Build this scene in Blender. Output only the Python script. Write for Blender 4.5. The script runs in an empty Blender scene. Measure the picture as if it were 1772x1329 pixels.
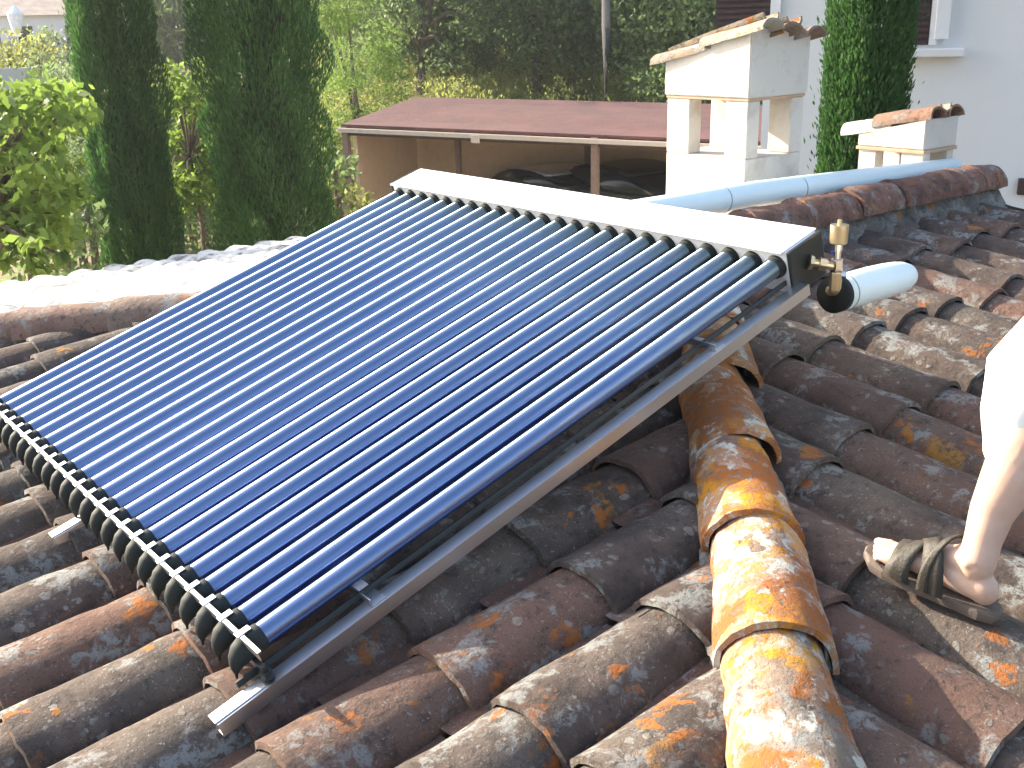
import bpy, bmesh, math, random
import numpy as np
from mathutils import Vector, Matrix, noise as mnoise

random.seed(7)
rng = np.random.default_rng(7)
R = math.radians
S = bpy.context.scene
COL = S.collection

# ------------------------------------------------------------------ camera
# world frame: the roof's own axes. +X = uphill on the collector's roof face and along the ridge,
# +Y = away to the left, Z up, the camera is the origin, the garden ground lies 4.4 m below it
FOC, PITCH, ROLL, HEAD = 1835.0, R(18.86), R(1.485), R(51.2)
def rotx(a): return np.array([[1, 0, 0], [0, math.cos(a), -math.sin(a)], [0, math.sin(a), math.cos(a)]])
def rotz(a): return np.array([[math.cos(a), -math.sin(a), 0], [math.sin(a), math.cos(a), 0], [0, 0, 1]])
_G = np.array([[math.sin(HEAD), -math.cos(HEAD), 0], [math.cos(HEAD), math.sin(HEAD), 0], [0, 0, 1]])
CM = rotz(ROLL) @ rotx(PITCH) @ np.array([[1, 0, 0], [0, 0, 1], [0, -1, 0]], float) @ _G
cam = bpy.data.cameras.new('camera')
camo = bpy.data.objects.new('camera', cam)
COL.objects.link(camo)
cam.sensor_width = 36.0
cam.lens = FOC / 1772 * 36
cam.clip_start = 0.02
cam.clip_end = 2000
camo.matrix_world = Matrix([list(r) + [0] for r in CM.T] + [[0, 0, 0, 1]])
S.camera = camo
def ray(px, py):
    """direction of a sight line of the photograph (1772 x 1329 pixels)"""
    v = CM.T @ np.array([px - 886, -(py - 664.5), -FOC])
    return v / np.linalg.norm(v)
def at(px, py, dist): return Vector(ray(px, py) * dist)
def ground_at(px, hd, z):
    """the point of height z at horizontal distance hd in the direction of column px"""
    v = ray(px, 250)
    k = hd / math.hypot(v[0], v[1])
    return Vector((v[0] * k, v[1] * k, z))
def project(P):
    v = CM @ np.array(P, float)
    if v[2] > -0.05: return None
    return (886 + v[0] * FOC / -v[2], 664.5 - v[1] * FOC / -v[2], -v[2])

# ------------------------------------------------------------------ light
SUN = Vector((-0.84, 2.2, 1.0)).normalized()
W = bpy.data.worlds.new('World')
S.world = W
W.use_nodes = True
wn = W.node_tree.nodes
wl = W.node_tree.links
sky = wn.new('ShaderNodeTexSky')
sky.sky_type = 'NISHITA'
sky.sun_disc = False
sky.sun_elevation = math.asin(SUN.z)
sky.sun_rotation = math.atan2(SUN.x, SUN.y)
sky.air_density = 1.0
sky.dust_density = 3.0
wl.new(sky.outputs[0], wn['Background'].inputs[0])
wn['Background'].inputs[1].default_value = 0.15
sl = bpy.data.lights.new('sun', 'SUN')
sl.energy = 5.0
sl.angle = R(0.5)
sl.color = (1.0, 0.90, 0.74)
so = bpy.data.objects.new('sun', sl)
COL.objects.link(so)
so.rotation_euler = SUN.to_track_quat('Z', 'Y').to_euler()
S.view_settings.view_transform = 'Standard'
S.view_settings.look = 'None'
S.view_settings.gamma = 1
S.view_settings.use_curve_mapping = False
S.view_settings.exposure = 1.70
HAZE = 0.0006
S.cycles.volume_bounces = 0
S.cycles.max_bounces = 8
S.cycles.transparent_max_bounces = 8

# ------------------------------------------------------------------ helpers
def tag(o, label=None, cat=None, group=None, kind=None):
    if label: o['label'] = label
    if cat: o['category'] = cat
    if group: o['group'] = group
    if kind: o['kind'] = kind
    return o
def link(name, mesh, mat=None, parent=None, smooth=False):
    o = bpy.data.objects.new(name, mesh)
    COL.objects.link(o)
    if mat is not None and len(mesh.materials) == 0: mesh.materials.append(mat)
    if parent: o.parent = parent
    if smooth and len(mesh.polygons): mesh.polygons.foreach_set('use_smooth', [True] * len(mesh.polygons))
    return o
def empty(name, loc=(0, 0, 0)):
    o = bpy.data.objects.new(name, None)
    COL.objects.link(o)
    o.location = loc
    o.empty_display_size = 0.1
    return o
def keep(o, parent):
    """parent while staying where it is in the world"""
    o.parent = parent
    o.matrix_parent_inverse = Matrix.Translation(parent.location).inverted() if parent.parent is None else (Matrix.Translation(parent.location)).inverted()
    return o
def bm_mesh(bm, name='mesh'):
    me = bpy.data.meshes.new(name)
    bm.normal_update()
    bm.to_mesh(me)
    bm.free()
    return me
def obj_w(name, bm, mat, parent=None, smooth=False):
    """object from a bmesh written in world coordinates, under an Empty"""
    o = link(name, bm_mesh(bm, name), mat, None, smooth)
    if parent is not None:
        o.parent = parent
        off = Vector((0, 0, 0))
        p = parent
        while p is not None:
            off += p.location
            p = p.parent
        o.location = -off
    return o
def box(bm, c, s, M=None, bevel=0.0):
    """box of centre c, full sizes s, in frame M (3x3 or 4x4)"""
    vs = []
    for i in (-.5, .5):
        for j in (-.5, .5):
            for k in (-.5, .5):
                v = Vector((c[0] + i * s[0], c[1] + j * s[1], c[2] + k * s[2]))
                if M is not None: v = M @ v
                vs.append(bm.verts.new(v))
    fs = []
    for f in ((0, 1, 3, 2), (4, 6, 7, 5), (0, 4, 5, 1), (2, 3, 7, 6), (0, 2, 6, 4), (1, 5, 7, 3)):
        fs.append(bm.faces.new([vs[i] for i in f]))
    if bevel:
        es = list({e for f in fs for e in f.edges})
        bmesh.ops.bevel(bm, geom=es, offset=bevel, segments=2, affect='EDGES', profile=0.5)
    return vs
def frame_of(d, up=Vector((0, 0, 1))):
    d = Vector(d).normalized()
    x = up.cross(d)
    if x.length < 1e-4: x = Vector((1, 0, 0)).cross(d)
    x.normalize()
    y = d.cross(x)
    return x, y, d
def loft(bm, pts, rads, n=12, caps=True, up=Vector((0, 0, 1))):
    """tube through pts; rads = r or (rx, ry)"""
    rings = []
    pts = [Vector(p) for p in pts]
    for i, p in enumerate(pts):
        d = (pts[min(i + 1, len(pts) - 1)] - pts[max(i - 1, 0)])
        x, y, _ = frame_of(d, up)
        r = rads[i]
        rx, ry = (r, r) if not isinstance(r, (tuple, list)) else r
        rings.append([bm.verts.new(p + x * (rx * math.cos(2 * math.pi * k / n)) + y * (ry * math.sin(2 * math.pi * k / n))) for k in range(n)])
    for a, b in zip(rings, rings[1:]):
        for k in range(n):
            bm.faces.new((a[k], a[(k + 1) % n], b[(k + 1) % n], b[k]))
    if caps:
        bm.faces.new(list(reversed(rings[0])))
        bm.faces.new(rings[-1])
    return rings
def lathe(bm, prof, o, axis, n=16):
    """profile [(t, r)] revolved about an axis from o"""
    o = Vector(o)
    x, y, d = frame_of(axis)
    rings = []
    for t, r in prof:
        rings.append([bm.verts.new(o + d * t + (x * math.cos(2 * math.pi * k / n) + y * math.sin(2 * math.pi * k / n)) * max(r, 1e-4)) for k in range(n)])
    for a, b in zip(rings, rings[1:]):
        for k in range(n):
            bm.faces.new((a[k], a[(k + 1) % n], b[(k + 1) % n], b[k]))
    bm.faces.new(list(reversed(rings[0])))
    bm.faces.new(rings[-1])
def quads_mesh(name, V, nper=4, val=None):
    """mesh of separate n-gons from an array (n, nper, 3); val = one float per face stored on its corners"""
    n = len(V)
    me = bpy.data.meshes.new(name)
    me.vertices.add(n * nper)
    me.vertices.foreach_set('co', np.ascontiguousarray(V, dtype=np.float32).ravel())
    me.loops.add(n * nper)
    me.loops.foreach_set('vertex_index', np.arange(n * nper, dtype=np.int32))
    me.polygons.add(n)
    me.polygons.foreach_set('loop_start', np.arange(n, dtype=np.int32) * nper)
    if val is not None:
        a = me.attributes.new('tint', 'FLOAT', 'POINT')
        a.data.foreach_set('value', np.repeat(val, nper).astype(np.float32))
    me.update(calc_edges=True)
    return me

# ------------------------------------------------------------------ materials
class NT:
    def __init__(s, name):
        s.m = bpy.data.materials.new(name)
        s.m.use_nodes = True
        s.t = s.m.node_tree
        s.b = s.t.nodes['Principled BSDF']
        s.out = s.t.nodes['Material Output']
    def n(s, typ, **kw):
        nd = s.t.nodes.new('ShaderNode' + typ)
        for k, v in kw.items():
            if k.startswith('i_'):
                key = k[2:]
                nd.inputs[int(key) if key.isdigit() else key].default_value = v
            else: setattr(nd, k, v)
        return nd
    def l(s, a, b): s.t.links.new(a, b)
    def vec(s, scale=(1, 1, 1), coord='Object', rnd=True):
        tc = s.n('TexCoord')
        mp = s.n('Mapping')
        mp.inputs['Scale'].default_value = scale
        s.l(tc.outputs[coord], mp.inputs[0])
        if rnd:
            oi = s.n('ObjectInfo')
            mul = s.n('VectorMath', operation='MULTIPLY')
            s.l(oi.outputs['Random'], mul.inputs[0])
            mul.inputs[1].default_value = (37.0, 53.0, 71.0)
            s.l(mul.outputs[0], mp.inputs['Location'])
        return mp.outputs[0]
    def noise(s, vec, scale, detail=4, rough=0.55, dist=0.0):
        nd = s.n('TexNoise')
        nd.inputs['Scale'].default_value = scale
        nd.inputs['Detail'].default_value = detail
        nd.inputs['Roughness'].default_value = rough
        nd.inputs['Distortion'].default_value = dist
        s.l(vec, nd.inputs['Vector'])
        return nd.outputs['Fac']
    def ramp(s, fac, stops, interp='LINEAR'):
        r = s.n('ValToRGB')
        r.color_ramp.interpolation = interp
        els = r.color_ramp.elements
        while len(els) < len(stops): els.new(0.5)
        for e, (p, c) in zip(els, stops):
            e.position = p
            e.color = c if len(c) == 4 else (*c, 1)
        s.l(fac, r.inputs[0])
        return r.outputs[0]
    def val(s, fac, a, b):
        """smooth threshold: 0 below a, 1 above b"""
        r = s.n('MapRange', interpolation_type='SMOOTHSTEP')
        r.inputs[1].default_value = a
        r.inputs[2].default_value = b
        s.l(fac, r.inputs[0])
        return r.outputs[0]
    def mix(s, fac, a, b, mode='MIX'):
        m = s.n('Mix', data_type='RGBA', blend_type=mode)
        for sock, v in ((m.inputs[0], fac), (m.inputs[6], a), (m.inputs[7], b)):
            if hasattr(v, 'is_linked') or hasattr(v, 'links'): s.l(v, sock)
            elif isinstance(v, (int, float)): sock.default_value = v
            else: sock.default_value = (*v, 1) if len(v) == 3 else v
        return m.outputs[2]
    def math(s, op, a, b=None):
        m = s.n('Math', operation=op)
        for i, v in enumerate((a, b)):
            if v is None: continue
            if isinstance(v, (int, float)): m.inputs[i].default_value = v
            else: s.l(v, m.inputs[i])
        return m.outputs[0]
    def bump(s, h, strength=0.5, dist=0.01, prev=None):
        b = s.n('Bump')
        b.inputs['Strength'].default_value = strength
        b.inputs['Distance'].default_value = dist
        s.l(h, b.inputs['Height'])
        if prev is not None: s.l(prev, b.inputs['Normal'])
        s.l(b.outputs[0], s.b.inputs['Normal'])
        return b.outputs[0]
    def col(s, c):
        if isinstance(c, (tuple, list)): s.b.inputs['Base Color'].default_value = (*c, 1)
        else: s.l(c, s.b.inputs['Base Color'])
    def rough(s, r):
        if isinstance(r, (int, float)): s.b.inputs['Roughness'].default_value = r
        else: s.l(r, s.b.inputs['Roughness'])

def plain(name, c, rough=0.6, metal=0.0, var=0.12, nscale=8.0, bump=0.0, coat=0.0, spec=0.5):
    t = NT(name)
    v = t.vec()
    nz = t.noise(v, nscale, 5, 0.6)
    lo = tuple(x * (1 - var) for x in c)
    hi = tuple(min(1, x * (1 + var)) for x in c)
    t.col(t.ramp(nz, [(0.3, lo), (0.7, hi)]))
    t.rough(rough)
    t.b.inputs['Metallic'].default_value = metal
    t.b.inputs['Coat Weight'].default_value = coat
    t.b.inputs['Specular IOR Level'].default_value = spec
    if bump: t.bump(t.noise(v, nscale * 6, 4), bump, 0.004)
    return t.m

def tile_material(name, orange, pale, sun_white=0.0, clay=((0.050, 0.038, 0.033), (0.100, 0.073, 0.060), (0.18, 0.128, 0.100))):
    t = NT(name)
    v = t.vec()
    oi = t.n('ObjectInfo')
    rnd = oi.outputs['Random']
    # clay body, mottled, different from tile to tile
    n1 = t.noise(v, 9, 6, 0.62)
    base = t.ramp(n1, [(0.30, clay[0]), (0.52, clay[1]), (0.74, clay[2])])
    n_hue = t.noise(v, 3.2, 3, 0.5)
    base = t.mix(t.math('MULTIPLY', t.val(n_hue, 0.45, 0.7), 0.6), base, (0.15, 0.125, 0.10))
    tone = t.math('FRACT', t.math('MULTIPLY', rnd, 17.3))
    fresh = t.math('FRACT', t.math('MULTIPLY', rnd, 41.7))
    base = t.mix(t.math('MULTIPLY', t.val(fresh, 0.62, 0.95), 0.55), base, (0.21, 0.105, 0.072))
    # black algae
    n2 = t.noise(v, 26, 7, 0.7)
    base = t.mix(t.math('MULTIPLY', t.val(n2, 0.52, 0.64), 0.62), base, (0.035, 0.031, 0.029))
    # grey crust in lobed patches
    w = t.n('VectorMath', operation='ADD')
    nzv = t.n('TexNoise')
    nzv.inputs['Scale'].default_value = 22
    nzv.inputs['Detail'].default_value = 4
    t.l(v, nzv.inputs['Vector'])
    sc = t.n('VectorMath', operation='SCALE')
    t.l(nzv.outputs['Color'], sc.inputs[0])
    sc.inputs['Scale'].default_value = 0.045
    t.l(v, w.inputs[0])
    t.l(sc.outputs[0], w.inputs[1])
    wv = w.outputs[0]
    def spots(scale, thr, soft=0.05, seed=0.0, warp=0.0):
        vo = t.n('TexVoronoi')
        vo.inputs['Scale'].default_value = scale
        mp = t.n('Mapping')
        mp.inputs['Location'].default_value = (seed, seed * 1.7, seed * 0.6)
        if warp:
            s2v = t.n('VectorMath', operation='SCALE'); t.l(nzv.outputs['Color'], s2v.inputs[0]); s2v.inputs['Scale'].default_value = warp
            ad = t.n('VectorMath', operation='ADD'); t.l(wv, ad.inputs[0]); t.l(s2v.outputs[0], ad.inputs[1]); t.l(ad.outputs[0], mp.inputs[0])
        else: t.l(wv, mp.inputs[0])
        t.l(mp.outputs[0], vo.inputs['Vector'])
        sep = t.n('SeparateColor')
        t.l(vo.outputs['Color'], sep.inputs[0])
        r = t.math('MULTIPLY', sep.outputs[0], thr)
        d = t.math('SUBTRACT', r, vo.outputs['Distance'])
        return t.val(d, 0.0, soft), sep.outputs[1]
    gmask = t.math('MULTIPLY', t.val(t.noise(wv, 7, 5, 0.65), 0.58 - 0.1 * pale, 0.66 - 0.1 * pale), t.val(t.noise(wv, 40, 4, 0.7), 0.40, 0.52))
    base = t.mix(t.math('MULTIPLY', gmask, 0.8), base, t.mix(n1, (0.22, 0.23, 0.21), (0.31, 0.315, 0.305)))
    s1, c1 = spots(34, 0.46, 0.10, 3.1)
    base = t.mix(t.math('MULTIPLY', t.math('MULTIPLY', s1, t.val(n1, 0.42, 0.60)), 0.6), base, t.mix(c1, (0.16, 0.16, 0.15), (0.36, 0.35, 0.31)))
    s2, c2 = spots(95, 0.42, 0.10, 9.4)
    base = t.mix(t.math('MULTIPLY', t.math('MULTIPLY', s2, t.val(n1, 0.5, 0.66)), 0.55), base, (0.33, 0.32, 0.28))
    sp = t.noise(wv, 150, 3, 0.6)
    base = t.mix(t.math('MULTIPLY', t.val(sp, 0.62, 0.70), t.math('MULTIPLY', t.val(n_hue, 0.40, 0.6), 0.7)), base, (0.36, 0.35, 0.32))
    base = t.mix(t.math('MULTIPLY', t.val(t.noise(v, 210, 3, 0.6), 0.58, 0.66), 0.55), base, (0.03, 0.027, 0.025))
    # orange lichen
    on = t.noise(wv, 5.0, 5, 0.62)
    om = t.val(on, 0.70 - 0.2 * orange, 0.76 - 0.2 * orange)
    s3, c3 = spots(15, 0.66, 0.20, 21.0, 0.09)
    om2 = t.math('MAXIMUM', om, t.math('MULTIPLY', s3, t.val(c3, 0.93 - 0.62 * orange, 0.95 - 0.62 * orange)))
    fine = t.noise(v, 110, 4, 0.7)
    om2 = t.math('MULTIPLY', om2, t.val(t.noise(wv, 48, 5, 0.75), 0.36, 0.50))
    ocol = t.mix(t.val(t.noise(wv, 6, 5, 0.6), 0.48, 0.64), (0.36, 0.115, 0.02), (0.62, 0.27, 0.014) if orange > 0.5 else (0.34, 0.17, 0.03))
    ocol = t.mix(t.val(fine, 0.55, 0.75), ocol, (0.20, 0.085, 0.03))
    base = t.mix(t.math('MULTIPLY', om2, 0.92), base, ocol)
    if orange > 0.5:
        pm = t.math('MULTIPLY', t.val(t.noise(wv, 8.5, 5, 0.6), 0.485, 0.525), t.math('SUBTRACT', 1.0, t.math('MULTIPLY', om2, 0.8)))
        base = t.mix(pm, base, t.mix(fine, (0.46, 0.44, 0.37), (0.66, 0.64, 0.56)))
    if sun_white:  # strong sunlight put into the colour as blotchy white
        base = t.mix(sun_white, base, t.ramp(t.noise(v, 7, 5, 0.65), [(0.40, (0.20, 0.22, 0.23)), (0.50, (0.62, 0.62, 0.60)), (0.7, (0.78, 0.77, 0.74))]))
    base = t.mix(t.math('MULTIPLY', tone, 0.30), base, (0.05, 0.042, 0.038))
    t.col(base)
    t.rough(0.92)
    t.b.inputs['Specular IOR Level'].default_value = 0.25
    b0 = t.bump(t.noise(v, 17, 5, 0.6), 0.5, 0.012)
    b1 = t.bump(t.noise(v, 70, 6, 0.75), 0.75, 0.006, b0)
    b2 = t.bump(s1, 0.5, 0.003, b1)
    t.bump(t.math('ADD', fine, om2), 0.45, 0.003, b2)
    return t.m
M_TILE = tile_material('clay_tile', 0.0, 0.45)
M_TILE_O = tile_material('clay_tile_orange_lichen', 0.38, 0.5)
M_HIP = tile_material('clay_ridge_tile_lichen', 1.48, 0.9, clay=((0.16, 0.12, 0.09), (0.30, 0.22, 0.16), (0.40, 0.32, 0.25)))
M_RIDGE = tile_material('clay_ridge_tile', 0.06, 0.1, clay=((0.10, 0.055, 0.042), (0.22, 0.11, 0.08), (0.32, 0.18, 0.13)))
M_RIDGE2 = tile_material('clay_ridge_tile_pale', 0.0, 0.3, clay=((0.15, 0.095, 0.075), (0.25, 0.165, 0.13), (0.34, 0.26, 0.20)))
M_SUNWHITE = tile_material('clay_tile_sun_white', 0.0, 1.0, sun_white=0.95)  # far slope: ordinary clay tiles, the glare of full sun painted on as white
M_CHIMT = tile_material('chimney_tile', 0.30, 0.9, clay=((0.26, 0.20, 0.14), (0.38, 0.30, 0.21), (0.46, 0.40, 0.31)))
M_CHIMR = tile_material('small_chimney_tile', 0.05, 0.3, clay=((0.24, 0.14, 0.10), (0.38, 0.23, 0.15), (0.46, 0.32, 0.23)))

def plaster(name, c, grime=0.35, gc=(0.42, 0.34, 0.27)):
    t = NT(name)
    v = t.vec(rnd=False)
    n1 = t.noise(v, 6, 6, 0.65)
    n2 = t.noise(v, 30, 6, 0.7)
    b = t.mix(t.math('MULTIPLY', t.val(n1, 0.45, 0.72), grime), c, gc)
    b = t.mix(t.math('MULTIPLY', t.val(n2, 0.6, 0.7), 0.25 * min(1, grime * 2)), b, tuple(x * 0.6 for x in gc))
    t.col(b)
    t.rough(0.9)
    t.b.inputs['Specular IOR Level'].default_value = 0.2
    p = t.bump(n1, 0.4, 0.012)
    t.bump(t.noise(v, 90, 4), 0.35, 0.003, p)
    return t.m
M_PLASTER = plaster('old_white_plaster', (0.56, 0.53, 0.48), 0.6, (0.36, 0.30, 0.24))
M_HOUSEW = plaster('house_white_plaster', (0.74, 0.73, 0.72), 0.08, (0.6, 0.58, 0.55))
M_MORTAR = tile_material('grey_mortar', 0.0, 1.0, clay=((0.08, 0.07, 0.062), (0.15, 0.135, 0.12), (0.22, 0.20, 0.18)))
M_DECK = plain('roof_underlay', (0.045, 0.036, 0.03), 0.95, var=0.3, nscale=14)
M_PAN = tile_material('pan_tile', 0.05, 0.1, clay=((0.05, 0.035, 0.028), (0.11, 0.07, 0.05), (0.18, 0.11, 0.08)))
M_STEEL = plain('brushed_aluminium', (0.70, 0.71, 0.73), 0.34, 1.0, 0.05, 3)
M_BOX = plain('white_aluminium_casing', (0.84, 0.85, 0.87), 0.42, 0.10, 0.03, 3)
M_BLACK = plain('black_plastic', (0.018, 0.022, 0.022), 0.42, 0, 0.2)
M_RUBBER = plain('black_rubber', (0.018, 0.023, 0.022), 0.72, 0, 0.2, spec=0.3)
M_BRASS = plain('brass', (0.60, 0.49, 0.31), 0.36, 0.9, 0.1, 20)
M_CHROME = plain('chrome_fitting', (0.75, 0.75, 0.74), 0.16, 1.0, 0.05)
M_PVC = plain('white_plastic_pipe', (0.74, 0.86, 0.87), 0.42, 0, 0.03, 5)
M_PVCD = plain('pipe_joint_line', (0.25, 0.33, 0.36), 0.6)
M_WOODD = plain('dark_timber', (0.065, 0.040, 0.032), 0.8, 0, 0.3, 12, 0.3)
M_POST = plain('brown_post', (0.17, 0.115, 0.095), 0.75, 0, 0.2, 10, 0.3)
M_GUTTER = plain('pale_gutter', (0.42, 0.36, 0.31), 0.6, 0, 0.1)
M_TANW = plaster('tan_wall', (0.50, 0.37, 0.26), 0.3, (0.34, 0.25, 0.17))
M_SHUT = plain('dark_brown_shutter', (0.045, 0.022, 0.022), 0.6, 0, 0.2)
M_WFRAME = plain('white_frame', (0.75, 0.75, 0.75), 0.5, 0, 0.04)
M_GLASSD = plain('dark_glass', (0.012, 0.015, 0.018), 0.2, 0, 0.1, spec=0.4)
M_CARP = plain('black_car_paint', (0.012, 0.013, 0.015), 0.4, 0, 0.1, coat=0.2)
M_CHIMIN = plain('soot', (0.05, 0.04, 0.035), 0.95, 0, 0.3)
M_BLUEP = plain('blue_lever', (0.02, 0.07, 0.42), 0.4)
M_BRICKBAND = plaster('clay_band', (0.46, 0.32, 0.22), 0.5, (0.3, 0.2, 0.13))

def tube_mat():
    """selective blue coating under glass: rings of the drawn glass spread highlights along the tube"""
    t = NT('evacuated_tube_glass')
    tc = t.n('TexCoord')
    sx = t.n('SeparateXYZ')
    t.l(tc.outputs['Object'], sx.inputs[0])
    xx = t.math('ADD', sx.outputs[0], 1.0)
    t.col(t.ramp(xx, [(0.875, (0.016, 0.046, 0.25)), (0.965, (0.026, 0.029, 0.040))]))
    t.b.inputs['Metallic'].default_value = 0.75
    t.rough(0.40)
    t.b.inputs['Coat Weight'].default_value = 1.0
    t.b.inputs['Coat Roughness'].default_value = 0.12
    g_ = t.n('BsdfAnisotropic')
    g_.distribution = 'GGX'
    g_.inputs['Color'].default_value = (0.62, 0.86, 1.0, 1)
    g_.inputs['Roughness'].default_value = 0.68
    g_.inputs['Anisotropy'].default_value = 0.88
    g_.inputs['Rotation'].default_value = TUBE_ROT
    tg = t.n('Tangent', direction_type='RADIAL', axis='X')
    t.l(tg.outputs[0], g_.inputs['Tangent'])
    mx = t.n('MixShader')
    mx.inputs[0].default_value = 0.32
    t.l(t.b.outputs[0], mx.inputs[1])
    t.l(g_.outputs[0], mx.inputs[2])
    t.l(mx.outputs[0], t.out.inputs[0])
    return t.m
TUBE_ROT = 0.0
M_TUBE = tube_mat()

def roof_sheet():
    t = NT('red_carport_roofing')
    v = t.vec(rnd=False)
    n = t.noise(v, 1.3, 6, 0.65)
    b = t.ramp(n, [(0.3, (0.070, 0.028, 0.029)), (0.7, (0.125, 0.052, 0.047))])
    b = t.mix(t.math('MULTIPLY', t.val(t.noise(v, 14, 5, 0.7), 0.5, 0.7), 0.3), b, (0.26, 0.13, 0.11))
    t.col(b)
    t.rough(0.9)
    t.bump(t.noise(v, 40, 4), 0.3, 0.01)
    return t.m
M_CROOF = roof_sheet()

def leaf_mat(name, dark, light, trans=0.35, rough=0.55):
    t = NT(name)
    at_ = t.n('Attribute', attribute_name='tint')
    tc = t.n('TexCoord')
    nz = t.noise(tc.outputs['Object'], 0.9, 3, 0.6)
    f = t.math('ADD', t.math('MULTIPLY', at_.outputs['Fac'], 0.7), t.math('MULTIPLY', nz, 0.5))
    c = t.ramp(f, [(0.25, dark), (0.85, light)])
    t.col(c)
    t.rough(rough)
    t.b.inputs['Specular IOR Level'].default_value = 0.3
    tr = t.n('BsdfTranslucent')
    t.l(t.mix(0.6, c, tuple(min(1, q * 1.5) for q in light), 'MIX'), tr.inputs[0])
    mx = t.n('MixShader')
    mx.inputs[0].default_value = trans
    t.l(t.b.outputs[0], mx.inputs[1])
    t.l(tr.outputs[0], mx.inputs[2])
    t.l(mx.outputs[0], t.out.inputs[0])
    return t.m
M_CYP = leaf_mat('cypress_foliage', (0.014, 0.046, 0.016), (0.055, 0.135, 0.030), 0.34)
M_OAK = leaf_mat('oak_foliage', (0.028, 0.062, 0.028), (0.17, 0.235, 0.09), 0.5)
M_FIG = leaf_mat('broad_leaf_foliage', (0.035, 0.085, 0.022), (0.20, 0.29, 0.05), 0.45)
M_WILL = leaf_mat('feathery_foliage', (0.04, 0.095, 0.024), (0.17, 0.26, 0.05), 0.5)
M_DRY = leaf_mat('yellow_green_scrub', (0.10, 0.13, 0.035), (0.28, 0.30, 0.085), 0.5)
M_GREY = leaf_mat('grey_green_foliage', (0.06, 0.09, 0.05), (0.14, 0.17, 0.09), 0.3)
M_BARK = plain('bark', (0.11, 0.085, 0.065), 0.95, 0, 0.4, 9, 0.6)
M_BARKG = plain('grey_bark', (0.20, 0.17, 0.15), 0.95, 0, 0.3, 9, 0.6)
def ground_mat():
    t = NT('dry_garden_ground')
    v = t.vec(rnd=False)
    n = t.noise(v, 0.35, 6, 0.65)
    b = t.ramp(n, [(0.36, (0.27, 0.17, 0.10)), (0.5, (0.22, 0.165, 0.09)), (0.62, (0.12, 0.13, 0.05))])
    b = t.mix(t.math('MULTIPLY', t.val(t.noise(v, 3.0, 6, 0.7), 0.45, 0.65), 0.5), b, (0.33, 0.24, 0.15))
    t.col(b)
    t.rough(0.95)
    t.bump(t.noise(v, 9, 5, 0.7), 0.6, 0.06)
    return t.m
M_GROUND = ground_mat()

# ------------------------------------------------------------------ terrain
def terr(x, y):
    d = math.hypot(x, y)
    k = max(0.0, d - 31.0)
    h = -4.4 + 1.5 * (1 - math.exp(-k / 14.0)) + 0.035 * k
    return h + 0.25 * mnoise.noise(Vector((x * 0.06, y * 0.06, 0)))* min(1, d / 25)
bm = bmesh.new()
rr = [0, 4, 8, 12, 16, 20, 24, 28, 32, 36, 40, 46, 52, 60, 70, 85, 105, 140, 200, 300, 480, 800]
na = 72
rings = []
for r_ in rr:
    if r_ == 0:
        rings.append([bm.verts.new((0, 0, -4.4))])
    else:
        rings.append([bm.verts.new((r_ * math.cos(2 * math.pi * k / na), r_ * math.sin(2 * math.pi * k / na),
                                    terr(r_ * math.cos(2 * math.pi * k / na), r_ * math.sin(2 * math.pi * k / na)))) for k in range(na)])
for k in range(na): bm.faces.new((rings[0][0], rings[1][k], rings[1][(k + 1) % na]))
for a, b in zip(rings[1:], rings[2:]):
    for k in range(na): bm.faces.new((a[k], b[k], b[(k + 1) % na], a[(k + 1) % na]))
g = link('ground', bm_mesh(bm), M_GROUND, smooth=True)
tag(g, kind='structure')

# ------------------------------------------------------------------ the tiled roof
SL = 0.1459                      # slope of every face (8.3 degrees)
AN = math.atan(SL)
HX = 0.42                        # hip towards the camera: y = x - HX
H2 = 5.95                        # hip on the far left: y = H2 - x
RY = 2.77                        # ridge line
EAVE_A, EAVE_B, EAVE_C, GABLE = -1.25, -1.67, 7.95, 5.42
def zA(x): return -1.272 + SL * (x - 0.661) - 0.085       # plane the tiles rest on
def zB(y): return -1.272 + SL * (y - 0.241) - 0.085
def zC(y): return zB(RY) - SL * (y - RY)
APX = RY + HX                                              # apex x
assert abs(H2 - RY - APX) < 0.05
house = empty('tiled_house', (2.0, 2.5, -4.4))
tag(house, 'house underfoot with old mossy clay tile hip roof under the solar collector', 'house')
# walls
bm = bmesh.new()
x0, x1, y0, y1 = EAVE_A + 0.35, GABLE - 0.12, EAVE_B + 0.35, EAVE_C - 0.35
T_ = 0.3
for (a0, b0, a1, b1) in ((x0, y0, x1, y0 + T_), (x0, y1 - T_, x1, y1), (x0, y0 + T_, x0 + T_, y1 - T_), (x1 - T_, y0 + T_, x1, y1 - T_)):
    zt = -1.72
    box(bm, ((a0 + a1) / 2, (b0 + b1) / 2, (-4.45 + zt) / 2), (a1 - a0, b1 - b0, zt + 4.45))
obj_w('wall', bm, M_HOUSEW, house)
bm = bmesh.new()     # gable triangle
gx = x1
vs = []
for xx in (gx - 0.25, gx):
    vs.append([bm.verts.new((xx, y0 + 0.02, -1.715)), bm.verts.new((xx, y1 - 0.02, -1.715)), bm.verts.new((xx, y1 - 0.02, zC(y1) - 0.06)),
               bm.verts.new((xx, RY, zB(RY) - 0.06)), bm.verts.new((xx, y0 + 0.02, zB(y0) - 0.06))])
bm.faces.new(vs[0]); bm.faces.new(list(reversed(vs[1])))
for k in range(5): bm.faces.new((vs[0][k], vs[1][k], vs[1][(k + 1) % 5], vs[0][(k + 1) % 5]))
bmesh.ops.recalc_face_normals(bm, faces=bm.faces)
obj_w('gable_wall', bm, M_HOUSEW, house)
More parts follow.
